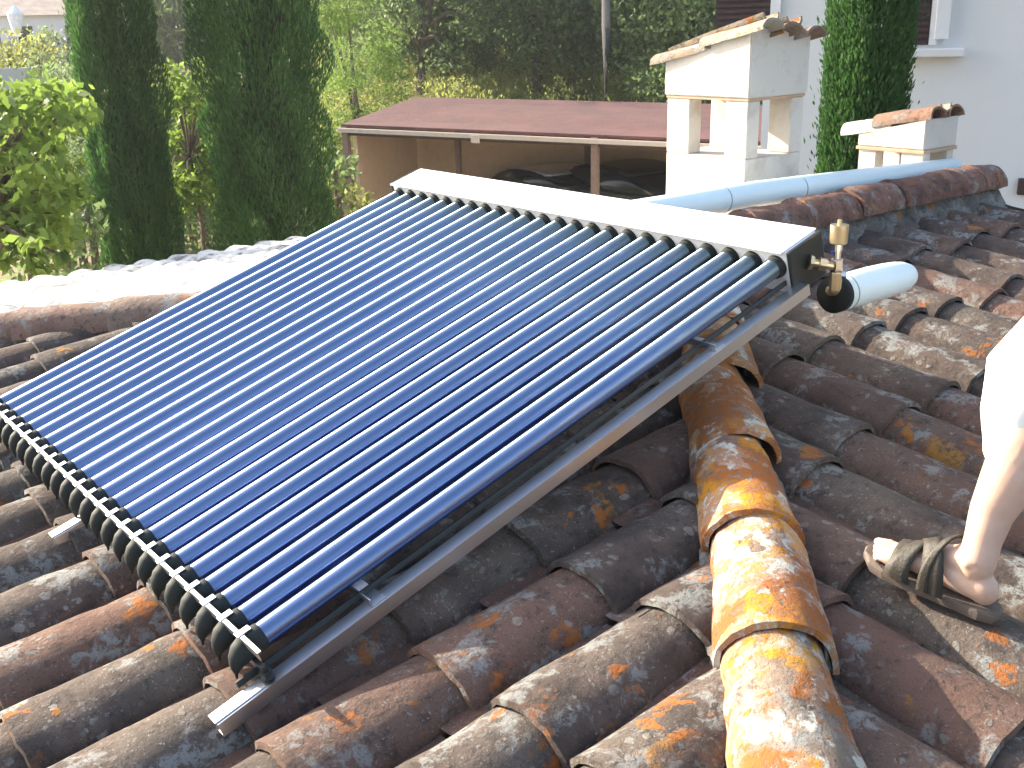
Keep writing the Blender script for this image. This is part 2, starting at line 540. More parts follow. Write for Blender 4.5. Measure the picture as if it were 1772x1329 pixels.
# three roof faces as decks 5 cm thick
def deck(poly, zf, up=0.0):
    bm = bmesh.new()
    top = [bm.verts.new((x, y, zf(x, y) - 0.012)) for x, y in poly]
    bot = [bm.verts.new((x, y, zf(x, y) - 0.06)) for x, y in poly]
    bm.faces.new(top); bm.faces.new(list(reversed(bot)))
    n = len(poly)
    for k in range(n): bm.faces.new((top[k], bot[k], bot[(k + 1) % n], top[(k + 1) % n]))
    bmesh.ops.recalc_face_normals(bm, faces=bm.faces)
    return bm
ax = EAVE_A
polyA = [(ax, EAVE_B), (APX, RY), (H2 - EAVE_C, EAVE_C), (ax, EAVE_C)] if H2 - EAVE_C > ax else [(ax, ax - HX), (APX, RY), (ax, H2 - ax)]
faceA = obj_w('roof_slope', deck(polyA, lambda x, y: zA(x)), M_DECK, house)
polyB = [(EAVE_B + HX, EAVE_B), (GABLE, EAVE_B), (GABLE, RY), (APX, RY)]
faceB = obj_w('roof_slope', deck(polyB, lambda x, y: zB(y)), M_DECK, house)
polyC = [(H2 - EAVE_C, EAVE_C), (APX, RY), (GABLE, RY), (GABLE, EAVE_C)]
faceC = obj_w('roof_slope', deck(polyC, lambda x, y: zC(y)), M_DECK, house)
faceA['label'] = 'roof slope that carries the solar collector'
faceB['label'] = 'roof slope under the person, behind the lichen hip'
faceC['label'] = 'far roof slope below the trees, its sun glare painted white'

def cover_mesh(seed, L=0.455, r0=0.1225, r1=0.106, hgt=0.089, nl=9, na_=13, thick=0.013, rough=0.0035, lip=0.017):
    """barrel tile: wide lower end at x = 0 lifted over the tile below, narrow upper end at x = L"""
    rs = random.Random(seed)
    off = Vector((rs.uniform(-50, 50), rs.uniform(-50, 50), rs.uniform(-50, 50)))
    sag = rs.uniform(-0.004, 0.004)
    skew = rs.uniform(-0.006, 0.006)
    bm = bmesh.new()
    outer, inner = [], []
    for i in range(nl):
        t = i / (nl - 1)
        r = r0 + (r1 - r0) * t
        h = hgt * (0.93 + 0.07 * (1 - t))
        lift = lip * (1 - t) - 0.010
        ro, ri = [], []
        for k in range(na_):
            a = math.pi * (-0.03 + 1.06 * k / (na_ - 1))
            for lst, q in ((ro, 0.0), (ri, thick)):
                x = L * t
                p = Vector((x, (r - q) * math.cos(a) + skew * t, (h - q) * math.sin(a) + lift + sag * math.sin(math.pi * t)))
                nz = mnoise.noise(p * 14 + off) * rough + mnoise.noise(p * 45 + off) * rough * 0.4
                p.z += nz * 1.2
                p.y += nz * (1 if p.y > 0 else -1)
                if i == 0: p.x += mnoise.noise(Vector((k * 0.7, 0, 0)) + off) * 0.006 - (0.004 if lst is ri else 0)
                lst.append(bm.verts.new(p))
        outer.append(ro); inner.append(ri)
    for i in range(nl - 1):
        for k in range(na_ - 1):
            bm.faces.new((outer[i][k], outer[i + 1][k], outer[i + 1][k + 1], outer[i][k + 1]))
            bm.faces.new((inner[i][k], inner[i][k + 1], inner[i + 1][k + 1], inner[i + 1][k]))
        bm.faces.new((outer[i][0], inner[i][0], inner[i + 1][0], outer[i + 1][0]))
        bm.faces.new((outer[i][-1], outer[i + 1][-1], inner[i + 1][-1], inner[i][-1]))
    for k in range(na_ - 1):
        bm.faces.new((outer[0][k], outer[0][k + 1], inner[0][k + 1], inner[0][k]))
        bm.faces.new((outer[-1][k], inner[-1][k], inner[-1][k + 1], outer[-1][k + 1]))
    bmesh.ops.recalc_face_normals(bm, faces=bm.faces)
    for f in bm.faces: f.smooth = True
    # keep the broken rim edges crisp
    for e in bm.edges:
        if len(e.link_faces) == 2 and e.link_faces[0].normal.angle(e.link_faces[1].normal, 0) > 1.0: e.smooth = False
    return bm
NV = 8
tile_bms = [cover_mesh(s) for s in range(NV)]
tile_lo = [cover_mesh(s, nl=4, na_=8) for s in range(3)]
tile_me = {}
def tile_mesh(v, mat):
    k = (v, mat.name)
    if k not in tile_me:
        me = bpy.data.meshes.new('roof_tile')
        tile_bms[v].to_mesh(me)
        me.materials.append(mat)
        tile_me[k] = me
    return tile_me[k]
OFFH = Vector(house.location)
cand = []   # (visible size, face, matrix, variant, material, cut planes)
RNG = random.Random(3)
def add_tile(face, M, mat, cuts):
    c = M @ Vector((0.2, 0, 0.08))
    pr = project(c)
    size = 0
    if pr and -120 < pr[0] < 1892 and -120 < pr[1] < 1450:
        size = 1.0 / pr[2]
        # under the collector: seen by nobody
        if face == 'A' and 1.05 < c.x < 2.3 and 2.05 < c.y < 3.6: size *= 0.01
        if c.x > 2.6 and face == 'C' and pr[0] > 560: size *= 0.01
    cand.append((size, face, M, RNG.randrange(NV), mat, cuts))
def basis(up, side, nrm, loc):
    M = Matrix.Identity(4)
    for i, v in enumerate((up, side, nrm)):
        for j in range(3): M[j][i] = v[j]
    M.translation = loc
    return M
def jit(M, a=0.55):
    return M @ Matrix.Rotation(R(RNG.gauss(0, a)), 4, 'Z') @ Matrix.Rotation(R(RNG.gauss(0, a * 0.35)), 4, 'Y') @ Matrix.Rotation(R(RNG.gauss(0, a * 2)), 4, 'X')
ca, sa = math.cos(AN), math.sin(AN)
hip_n = Vector((-1, 1, 0)).normalized()        # points into A
hip2_n = Vector((-1, -1, 0)).normalized()      # points into A
P_H1, P_H2 = Vector((HX, 0, 0)), Vector((H2, 0, 0))
# face A: rows along X, one every 25 cm
k = -11
while True:
    y = 1.06 + 0.2505 * k
    k += 1
    if y > EAVE_C: break
    y += RNG.gauss(0, 0.006)
    row_off = RNG.gauss(0, 0.016)
    for c in range(-6, 8):
        x = 0.705 + 0.380 * c + row_off + RNG.gauss(0, 0.006)
        if x < EAVE_A - 0.08: continue
        xm = min(y + HX, H2 - y)
        if x > xm - 0.02: continue
        cuts = []
        if x + 0.5 > y + HX - 0.12: cuts.append((P_H1, hip_n))
        if x + 0.5 > H2 - y - 0.12: cuts.append((P_H2, hip2_n))
        near_hip = (y + HX) - x < 0.75 or y < 1.45
        mat = M_TILE_O if (y < 1.75 and x > 0.6 and RNG.random() < 0.75) or (y < 2.0 and RNG.random() < 0.35) or RNG.random() < 0.07 else M_TILE
        M = basis(Vector((ca, 0, sa)), Vector((0, 1, 0)), Vector((-sa, 0, ca)), Vector((x, y, zA(x))))
        add_tile('A', jit(M), mat, cuts)
# face B: rows along Y
k = -14
while True:
    x = 2.434 + 0.2505 * k
    k += 1
    if x > GABLE - 0.06: break
    if x < EAVE_B + HX: continue
    x += RNG.gauss(0, 0.006)
    row_off = RNG.gauss(0, 0.02)
    for c in range(-9, 4):
        y = 1.95 + 0.415 * c + row_off + RNG.gauss(0, 0.006)
        if y < EAVE_B - 0.08: continue
        if y > min(x - HX, RY) - 0.03: continue
        cuts = []
        if y + 0.5 > x - HX - 0.12: cuts.append((P_H1, -hip_n))
        if y + 0.5 > RY: cuts.append((Vector((0, RY - 0.01, 0)), Vector((0, -1, 0))))
        M = basis(Vector((0, ca, sa)), Vector((-1, 0, 0)), Vector((0, -sa, ca)), Vector((x, y, zB(y))))
        mat = M_TILE_O if RNG.random() < 0.16 else M_TILE
        add_tile('B', jit(M), mat, cuts)
# face C
k = 0
while True:
    x = -1.9 + 0.2505 * k
    k += 1
    if x > GABLE - 0.06: break
    x += RNG.gauss(0, 0.008)
    row_off = RNG.gauss(0, 0.03)
    for c in range(0, 15):
        y = EAVE_C + 0.06 - 0.40 * c + row_off + RNG.gauss(0, 0.008)
        if y < max(H2 - x, RY) + 0.03: continue
        cuts = []
        if y - 0.5 < H2 - x + 0.12: cuts.append((P_H2, -hip2_n))
        if y - 0.5 < RY: cuts.append((Vector((0, RY + 0.01, 0)), Vector((0, 1, 0))))
        M = basis(Vector((0, -ca, sa)), Vector((1, 0, 0)), Vector((0, sa, ca)), Vector((x, y, zC(y))))
        add_tile('C', jit(M, 1.3), M_SUNWHITE, cuts)
cand.sort(key=lambda q: -q[0])
face_obj = {'A': faceA, 'B': faceB, 'C': faceC}
n_real = 0
rest = {}
for i, (size, face, M, v, mat, cuts) in enumerate(cand):
    if size > 0.02 and n_real < 296:
        n_real += 1
        if cuts:
            bm = tile_bms[v].copy()
            inv = M.inverted()
            for co, no in cuts:
                bmesh.ops.bisect_plane(bm, geom=bm.verts[:] + bm.edges[:] + bm.faces[:], plane_co=inv @ co,
                                       plane_no=(inv.to_3x3() @ no), clear_inner=True)
            if not bm.verts: continue
            me = bpy.data.meshes.new('roof_tile')
            bm.to_mesh(me); bm.free()
            me.materials.append(mat)
        else: me = tile_mesh(v, mat)
        o = bpy.data.objects.new('roof_tile', me)
        COL.objects.link(o)
        o.parent = face_obj[face]
        o.matrix_parent_inverse = Matrix.Identity(4)
        o.matrix_basis = M
    else:
        rest.setdefault(face, []).append((M, v, mat, cuts))
for face, lst in rest.items():
    big = bmesh.new()
    for M, v, mat, cuts in lst:
        bm = tile_lo[v % 3].copy()
        bm.transform(M)
        for co, no in cuts:
            bmesh.ops.bisect_plane(bm, geom=bm.verts[:] + bm.edges[:] + bm.faces[:], plane_co=co, plane_no=no, clear_inner=True)
        tmp = bpy.data.meshes.new('tmp')
        bm.to_mesh(tmp); bm.free()
        big.from_mesh(tmp)
        bpy.data.meshes.remove(tmp)
    o = link('remaining_roof_tiles', bm_mesh(big), M_SUNWHITE if face == 'C' else M_TILE, face_obj[face])
    o['kind'] = 'stuff'
for b_ in tile_bms + tile_lo: b_.free()
# pan tiles: concave channels between the rows, stepped course by course
def pans(face):
    big = bmesh.new()
    rs = random.Random(5)
    if face == 'A': lines = [(1.06 + 0.2505 * (k + 0.5)) for k in range(-12, 28)]
    elif face == 'B': lines = [2.434 + 0.2505 * (k + 0.5) for k in range(-15, 12)]
    else: lines = [-1.9 + 0.2505 * (k + 0.5) for k in range(0, 30)]
    for q in lines:
        if face == 'A':
            a0, a1 = EAVE_A - 0.03, min(q + HX, H2 - q) + 0.0
        elif face == 'B':
            if q > GABLE: continue
            a0, a1 = EAVE_B - 0.03, min(q - HX, RY)
        else:
            if q > GABLE: continue
            a0, a1 = EAVE_C + 0.03, max(H2 - q, RY)
        n = max(1, int(abs(a1 - a0) / 0.40))
        if abs(a1 - a0) < 0.15 or (face != 'C' and a1 < a0) or (face == 'C' and a1 > a0): continue
        for i in range(n):
            s0 = a0 + (a1 - a0) * i / n
            s1 = a0 + (a1 - a0) * (i + 1) / n
            prev = None
            for s, lift in ((s0, 0.020), (s1, 0.004)):
                row = []
                for kk in range(7):
                    an = math.pi * (kk / 6)
                    u = 0.085 * math.cos(an)
                    h = 0.046 - 0.042 * math.sin(an) + lift + rs.gauss(0, 0.001)
                    if face == 'A': p = (s, q + u, zA(s) + h)
                    elif face == 'B': p = (q + u, s, zB(s) + h)
                    else: p = (q + u, s, zC(s) + h)
                    row.append(big.verts.new(p))
                if prev:
                    for kk in range(6): big.faces.new((prev[kk], prev[kk + 1], row[kk + 1], row[kk]))
                prev = row
    o = link('pan_tiles', bm_mesh(big), M_SUNWHITE if face == 'C' else M_PAN, face_obj[face], True)
    o['kind'] = 'stuff'
for f_ in 'ABC': pans(f_)

# hip and ridge cap tiles bedded on mortar
def cap_bm(seed, L, r0=0.118, r1=0.10, h=0.105):
    return cover_mesh(100 + seed, L, r0, r1, h, nl=10, na_=17, thick=0.014, rough=0.006, lip=0.014)
def zhip(x): return zA(x) + 0.085 - 0.018
hd = Vector((1, 1, SL)).normalized()
hs = Vector((0, 0, 1)).cross(hd).normalized()
hn = hd.cross(hs)
hipx = [-1.18, -0.90, -0.62, -0.35, -0.07, 0.20, 0.46, 0.72, 0.965, 1.215, 1.475, 1.76, 2.035, 2.35, 2.64, 2.93]
cap_parent = house
def place_cap(name, bmc, M, mat, label=None):
    me = bm_mesh(bmc)
    me.materials.append(mat)
    o = bpy.data.objects.new(name, me)
    COL.objects.link(o)
    o.parent = house
    o.matrix_basis = Matrix.Translation(-OFFH) @ M
    if label: o['label'] = label
for i, x in enumerate(hipx):
    nx = hipx[i + 1] if i + 1 < len(hipx) else x + 0.27
    L = (nx - x) * math.sqrt(2) + 0.06
    M = basis(hd, hs, hn, Vector((x, x - HX - 0.005, zhip(x) - 0.012)))
    M = M @ Matrix.Rotation(R(RNG.gauss(0, 2.2)), 4, 'Z') @ Matrix.Rotation(R(RNG.gauss(-0.6, 0.8)), 4, 'Y')
    place_cap('ridge_tile', cap_bm(i, L, 0.118 + RNG.gauss(0, 0.003)), M, M_HIP, 'orange lichen covered cap tile of the near hip' if i == 10 else None)
h2d = Vector((1, -1, SL)).normalized()
h2s = Vector((0, 0, 1)).cross(h2d).normalized()
h2n = h2d.cross(h2s)
x = -1.95
j = 0
while x < APX - 0.3:
    M = basis(h2d, h2s, h2n, Vector((x, H2 - x, zhip(x) - 0.01)))
    M = M @ Matrix.Rotation(R(RNG.gauss(0, 1.5)), 4, 'Z') @ Matrix.Rotation(R(RNG.gauss(-0.6, 0.5)), 4, 'Y')
    place_cap('ridge_tile', cap_bm(40 + j, 0.50), M, M_RIDGE2)
    x += 0.31
    j += 1
ZR = zB(RY)
xs = [3.10, 3.45, 3.80, 4.17, 4.52, 4.88, 5.22]
for i, x in enumerate(xs):
    M = basis(Vector((1, 0, 0)), Vector((0, 1, 0)), Vector((0, 0, 1)), Vector((x, RY - 0.01, ZR + 0.135)))
    M = M @ Matrix.Rotation(R(RNG.gauss(0, 1.8)), 4, 'Z') @ Matrix.Rotation(R(RNG.gauss(-1.2, 0.9)), 4, 'Y')
    place_cap('ridge_tile', cap_bm(70 + i, 0.42 if i < 6 else 0.24, 0.112, 0.10), M, M_RIDGE)
# mortar beds
def mortar(path_pts, half, z_drop, seed, side_dir, cols=17, step=0.018):
    bm = bmesh.new()
    a, b = Vector(path_pts[0]), Vector(path_pts[1])
    n = max(2, int((b - a).length / step))
    prev = None
    for i in range(n + 1):
        p = a.lerp(b, i / n)
        row = []
        for k in range(cols):
            u = -1 + 2 * k / (cols - 1)
            w = half * (1 + 0.22 * mnoise.noise(Vector((i * 0.35 * step / 0.035, k * 3.0 if abs(u) > 0.9 else 0, seed))))
            z = z_drop * (abs(u) ** 1.6)
            q = p + side_dir * (u * w) + Vector((0, 0, -z))
            q += Vector((0, 0, 0.026 * mnoise.noise(q * 13) + 0.018 * mnoise.noise(q * 34) + 0.008 * mnoise.noise(q * 80)))
            row.append(bm.verts.new(q))
        if prev:
            for k in range(cols - 1): bm.faces.new((prev[k], row[k], row[k + 1], prev[k + 1]))
        prev = row
    return bm
obj_w('mortar_bed', mortar((( -1.1, -1.1 - HX, zhip(-1.1) + 0.02), (3.1, 3.1 - HX, zhip(3.1) + 0.02)), 0.116, 0.070, 1.0, hs), M_MORTAR, house, True)
obj_w('mortar_bed', mortar(((-1.9, H2 + 1.9, zhip(-1.9) + 0.02), (3.1, H2 - 3.1, zhip(3.1) + 0.02)), 0.116, 0.070, 2.0, h2s), M_MORTAR, house, True)
obj_w('mortar_bed', mortar(((3.05, RY, ZR + 0.165), (GABLE, RY, ZR + 0.165)), 0.148, 0.15, 3.0, Vector((0, 1, 0)), 25), M_MORTAR, house, True)

# ------------------------------------------------------------------ solar collector
TE = R(17.19)
TV = Vector((math.cos(TE), 0, math.sin(TE)))         # along the tubes, uphill
TN = Vector((-math.sin(TE), 0, math.cos(TE)))        # off the panel
CY = Vector((0, 1, 0))
CO = Vector((2.405, 1.80, -0.67))                    # upper end of the nearest tube's axis
def cp(u, y, n): return CO + TV * u + CY * (y - 1.80) + TN * n
coll = empty('solar_collector', (0.68, 1.78, -1.30))
tag(coll, 'evacuated tube solar water collector with blue glass tubes lying on the tiled roof', 'solar collector')
OFFC = Vector(coll.location)
PITCHY = 0.0824
LT = 1.72
# tubes: one mesh each, shared
def oriented(name, me, u, y, n, parent=coll, off=OFFC):
    o = bpy.data.objects.new(name, me)
    COL.objects.link(o)
    o.parent = parent
    M = basis(TV, CY, TN, cp(u, y, n) - off)
    o.matrix_basis = M
    return o
bm = bmesh.new()
lathe(bm, [(-1.735, 0.025), (-1.73, 0.0268), (-0.9, 0.0268), (0.012, 0.0268)], (0, 0, 0), (1, 0, 0), 72)
me_tube = bm_mesh(bm); me_tube.materials.append(M_TUBE)
bm = bmesh.new()
lathe(bm, [(-0.012, 0.0265), (-0.012, 0.0305), (-0.007, 0.0315), (-0.003, 0.0295), (0.0, 0.0325), (0.009, 0.034), (0.0095, 0.026)], (0, 0, 0), (1, 0, 0), 28)
me_ring = bm_mesh(bm); me_ring.materials.append(M_RUBBER)
# lower cap: collar, rail gap and a drooping pointed tail
bm = bmesh.new()
lathe(bm, [(-1.704, 0.0268), (-1.706, 0.0285), (-1.718, 0.0293), (-1.733, 0.0285), (-1.738, 0.020)], (0, 0, 0), (1, 0, 0), 24)
pts, rad = [], []
for s_, dn, r_ in ((1.738, 0.000, 0.022), (1.743, 0.001, 0.0265), (1.756, 0.006, 0.0262), (1.769, 0.016, 0.0215), (1.777, 0.026, 0.0150), (1.782, 0.035, 0.0085), (1.785, 0.044, 0.0036), (1.788, 0.053, 0.0026)):
    pts.append(Vector((-s_, 0, -dn))); rad.append(r_)
loft(bm, pts, rad, 20, True, Vector((0, 1, 0)))
bmesh.ops.recalc_face_normals(bm, faces=bm.faces)
me_cap = bm_mesh(bm); me_cap.materials.append(M_RUBBER)
bm = bmesh.new()          # bright clip over the rail between two caps
box(bm, (-1.735, 0.004, 0.0322), (0.032, 0.018, 0.0022), bevel=0.001)
me_clip = bm_mesh(bm); me_clip.materials.append(M_STEEL)
for m_ in (me_tube, me_ring, me_cap): m_.polygons.foreach_set('use_smooth', [len(p.vertices) == 4 for p in m_.polygons])
for k in range(24):
    y = 1.803 + PITCHY * k
    tb = oriented('glass_tube', me_tube, 0, y, 0)
    for nm, me in (('seal_ring', me_ring), ('end_cap', me_cap), ('clip', me_clip)):
        o = bpy.data.objects.new(nm, me)
        COL.objects.link(o)
        o.parent = tb
Y0, Y1 = 1.751, 3.756
def cbox(bm, u0, u1, ya, yb, n0, n1, bevel=0.0):
    Mx = basis(TV, CY, TN, CO - CY * 1.80)
    box(bm, ((u0 + u1) / 2, (ya + yb) / 2, (n0 + n1) / 2), (u1 - u0, yb - ya, n1 - n0), Mx, bevel)
# lower rail: a silver strip the caps sit in
bm = bmesh.new()
cbox(bm, -1.7475, -1.7385, Y0 - 0.03, Y1, 0.0285, 0.0310)
cbox(bm, -1.7475, -1.7455, Y0 - 0.03, Y1, 0.010, 0.0298)
cbox(bm, -1.748, -1.7365, Y0 + 0.0, Y1, -0.052, -0.030)
obj_w('bottom_rail', bm, M_STEEL, coll)
# manifold
bm = bmesh.new()
cbox(bm, 0.010, 0.152, Y0 + 0.012, Y1 - 0.012, -0.0815, 0.0465, 0.004)
mani = obj_w('manifold', bm, M_BOX, coll)
bm = bmesh.new()
cbox(bm, -0.004, 0.160, Y0 + 0.02, Y1 - 0.02, 0.0468, 0.0520, 0.0015)
lid = obj_w('top_sheet', bm, M_BOX, mani)
lid.location = (0, 0, 0)
for ya, yb in ((Y0, Y0 + 0.0115), (Y1 - 0.0115, Y1)):
    bm = bmesh.new()
    cbox(bm, 0.006, 0.156, ya, yb, -0.085, 0.0505, 0.003)
    e_ = obj_w('end_plate', bm, M_BLACK, mani)
    e_.location = (0, 0, 0)
bm = bmesh.new()          # pipe stub of the far end
lathe(bm, [(0, 0.011), (0.05, 0.011)], cp(0.08, Y1, -0.01), (0, 1, 0), 12)
lathe(bm, [(0.012, 0.018), (0.034, 0.018)], cp(0.08, Y1, -0.01), (0, 1, 0), 6)
e_ = obj_w('pipe_stub', bm, M_BRASS, mani); e_.location = (0, 0, 0)
# faint green print on the casing: small emblem strokes, unreadable in the photograph
bm = bmesh.new()
def stroke(bm, u, y, w, h):
    cbox(bm, u - h / 2, u + h / 2, y - w / 2, y + w / 2, 0.0522, 0.0526)
for (yy, uu, w, h) in ((2.86, .075, .006, .030), (2.845, .088, .022, .005), (2.845, .064, .022, .005), (2.80, .076, .020, .020), (2.765, .076, .006, .032), (2.75, .088, .018, .005), (2.75, .076, .014, .005), (2.71, .076, .007, .030), (2.695, .065, .020, .005)):
    stroke(bm, uu, yy, w, h)
e_ = obj_w('printed_mark', bm, plain('pale_green_print', (0.52, 0.66, 0.60), 0.5), mani); e_.location = (0, 0, 0)
# two side rails and two cross bars
def rail(y, u0, u1, nm='side_rail'):
    bm = bmesh.new()
    cbox(bm, u0, u1, y - 0.0015, y + 0.0015, -0.088, -0.054)          # upright web
    cbox(bm, u0, u1, y + 0.0015, y + 0.037, -0.0575, -0.0545)         # upper flange
    cbox(bm, u0, u1, y + 0.0015, y + 0.030, -0.088, -0.085)           # lower flange
    cbox(bm, u0 - 0.002, u0 + 0.115, y + 0.004, y + 0.036, -0.0540, -0.0505)   # bright foot tab
    return obj_w(nm, bm, M_STEEL, coll)
rail(1.722, -1.875, 0.035)
bm = bmesh.new()
cbox(bm, -1.80, 0.0, 1.7700, 1.7760, -0.0495, -0.037)
cbox(bm, -1.80, 0.0, 1.7685, 1.7700, -0.0495, -0.034)
obj_w('inner_rail', bm, M_BLACK, coll)
rail(2.76, -1.865, 0.035)
rail(3.62, -1.865, 0.035)
for u in (-0.345, -1.475):
    bm = bmesh.new()
    cbox(bm, u - 0.018, u + 0.018, 1.726, 3.655, -0.0535, -0.0500)
    cbox(bm, u - 0.018, u - 0.015, 1.726, 3.655, -0.0495, -0.034)
    obj_w('cross_bar', bm, M_STEEL, coll)
for y in (2.775, 3.63):      # legs under the manifold, carrying it on the roof
    bm = bmesh.new()
    p = cp(0.01, y, -0.095)
    zt = (zB(min(RY, p.y)) if p.x - p.y > HX else zA(p.x)) + 0.09
    box(bm, (p.x, p.y, (p.z + zt) / 2 - 0.01), (0.03, 0.004, max(0.05, p.z - zt + 0.05)))
    obj_w('support_leg', bm, M_STEEL, coll)
bm = bmesh.new()    # dark locking screw at the near corner of the bottom rail
lathe(bm, [(0, 0.013), (0.016, 0.013), (0.016, 0.006), (0.03, 0.006)], cp(-1.745, 1.742, -0.048), TN, 10)
obj_w('corner_screw', bm, M_BLACK, coll)

# ------------------------------------------------------------------ air vent, pipes
vx = at(1447, 470, 3.14)
valve = empty('air_vent_valve', (vx.x, vx.y, vx.z))
tag(valve, 'brass automatic air vent standing on chrome fittings at the collector end', 'valve')
base = Vector((vx.x, vx.y, 0))
def zz(py):
    # height on the vertical through the valve that photographs at row py
    lo, hi = -1.3, -0.3
    for _ in range(40):
        m = (lo + hi) / 2
        if project((vx.x, vx.y, m))[1] > py: lo = m
        else: hi = m
    return lo
def vl(name, prof, mat, n=20):
    bm = bmesh.new()
    pr = sorted([(zz(p), r) for p, r in prof])
    lathe(bm, [(z - pr[0][0], r) for z, r in pr], (vx.x, vx.y, pr[0][0]), (0, 0, 1), n)
    return obj_w(name, bm, mat, valve)
vl('vent_body', [(422, 0.020), (420, 0.0245), (393, 0.0255), (389, 0.0255), (388.5, 0.022)], M_BRASS, 24)
vl('vent_nipple', [(388.4, 0.006), (380, 0.006), (379.5, 0.004)], M_BRASS, 10)
vl('chrome_stem', [(447, 0.0105), (433, 0.011), (432.5, 0.014), (422.2, 0.014)], M_CHROME, 12)
vl('hex_union', [(470, 0.018), (466, 0.0185), (449, 0.0185), (447.2, 0.014)], M_CHROME, 6)
vl('tee_fitting', [(500, 0.017), (472, 0.019), (470.2, 0.0185)], M_BRASS, 8)
bm = bmesh.new()
p0 = cp(0.08, Y0 - 0.002, -0.012)
p1 = Vector((vx.x, vx.y, zz(462)))
loft(bm, [p0, p0.lerp(p1, 0.5), p1], [0.012, 0.012, 0.012], 12)
loft(bm, [p0.lerp(p1, 0.35), p0.lerp(p1, 0.62)], [0.019, 0.019], 6)
loft(bm, [p0, p0.lerp(p1, 0.14)], [0.024, 0.021], 6)
obj_w('side_branch', bm, M_BRASS, valve)
bm = bmesh.new()
pz = Vector((vx.x, vx.y, zz(476)))
q = (Vector((0, 0, 0)) - pz).normalized()
rt = q.cross(Vector((0, 0, 1))).normalized()
lf = -rt
loft(bm, [pz - rt * 0.008, pz - rt * 0.028], [0.012, 0.010], 8)
obj_w('side_plug', bm, M_CHROME, valve)
bm = bmesh.new()
pz = Vector((vx.x + 0.03, vx.y + 0.02, zz(437)))
box(bm, (pz.x, pz.y, pz.z), (0.045, 0.012, 0.006), bevel=0.002)
box(bm, (pz.x - 0.03, pz.y - 0.01, pz.z), (0.03, 0.006, 0.004))
obj_w('blue_lever', bm, M_BLUEP, valve)

def pipe(name, pts, r, label, joints=(), hollow=None, loc=None, rads=None):
    e = empty(name, pts[0])
    tag(e, label, 'pipe')
    bm = bmesh.new()
    loft(bm, pts, rads or [r] * len(pts), 32, caps=True)
    obj_w('pipe_body', bm, M_PVC, e, True)
    for p, d in joints:
        bm = bmesh.new()
        lathe(bm, [(0, r * 0.99), (0.0, r + 0.0022), (0.003, r + 0.0022), (0.003, r * 0.99)], p, d, 32)
        obj_w('joint_ring', bm, M_PVCD, e)
    return e
PR = 0.056
pa, pb, pc = Vector((2.62, 2.915, -0.722)), Vector((3.72, 2.915, -0.732)), Vector((5.36, 2.915, -0.790))
dpc = (pc - pb).normalized()
pipe('white_pipe', [pa, pb, pb + dpc * 0.01, pc], PR, 'long white plastic pipe lying along the ridge tiles behind the collector', [(Vector((3.50, 2.915, -0.730)), (1, 0, 0)), (pb + dpc * 0.3, dpc)])
e2 = at(1440, 511, 3.28)
de = Vector((1.0, 0.0, -0.0)).normalized()
pr2 = 0.0545
L2 = 0.43
lw = [0, .03, .10, .2, .28, .33, .37, .40, .42, .43]
rw = [1, 1, 1, 1.0, .99, .95, .86, .70, .48, .2]
pts2 = [e2 + de * (t * L2 / 0.43) + Vector((0, 0, -0.03 * max(0, t - .2))) for t in lw]
p2 = pipe('white_pipe_stub', pts2[1:], pr2, 'short fat white pipe with open black end below the brass vent', [(e2 + de * 0.055, de)], rads=[pr2 * q for q in rw[1:]])
bm = bmesh.new()    # black foam inside, and the rim round it
loft(bm, [e2 + de * 0.0, e2 + de * 0.031], [pr2 * 0.995, pr2 * 1.004], 32)
obj_w('black_insulation_end', bm, plain('black_foam', (0.008, 0.010, 0.011), 0.9), p2, True)
bm = bmesh.new()
t0 = Vector((vx.x, vx.y, zz(499)))
t1 = e2 + de * -0.004 + Vector((0, 0, 0.010))
loft(bm, [t0, t0.lerp(t1, 0.5) + Vector((-0.004, -0.004, 0)), t1 + Vector((-0.006, 0, 0.006)), t1 + de * 0.02], [0.0155, 0.0155, 0.015, 0.014], 14)
obj_w('brass_elbow', bm, M_BRASS, valve, True)

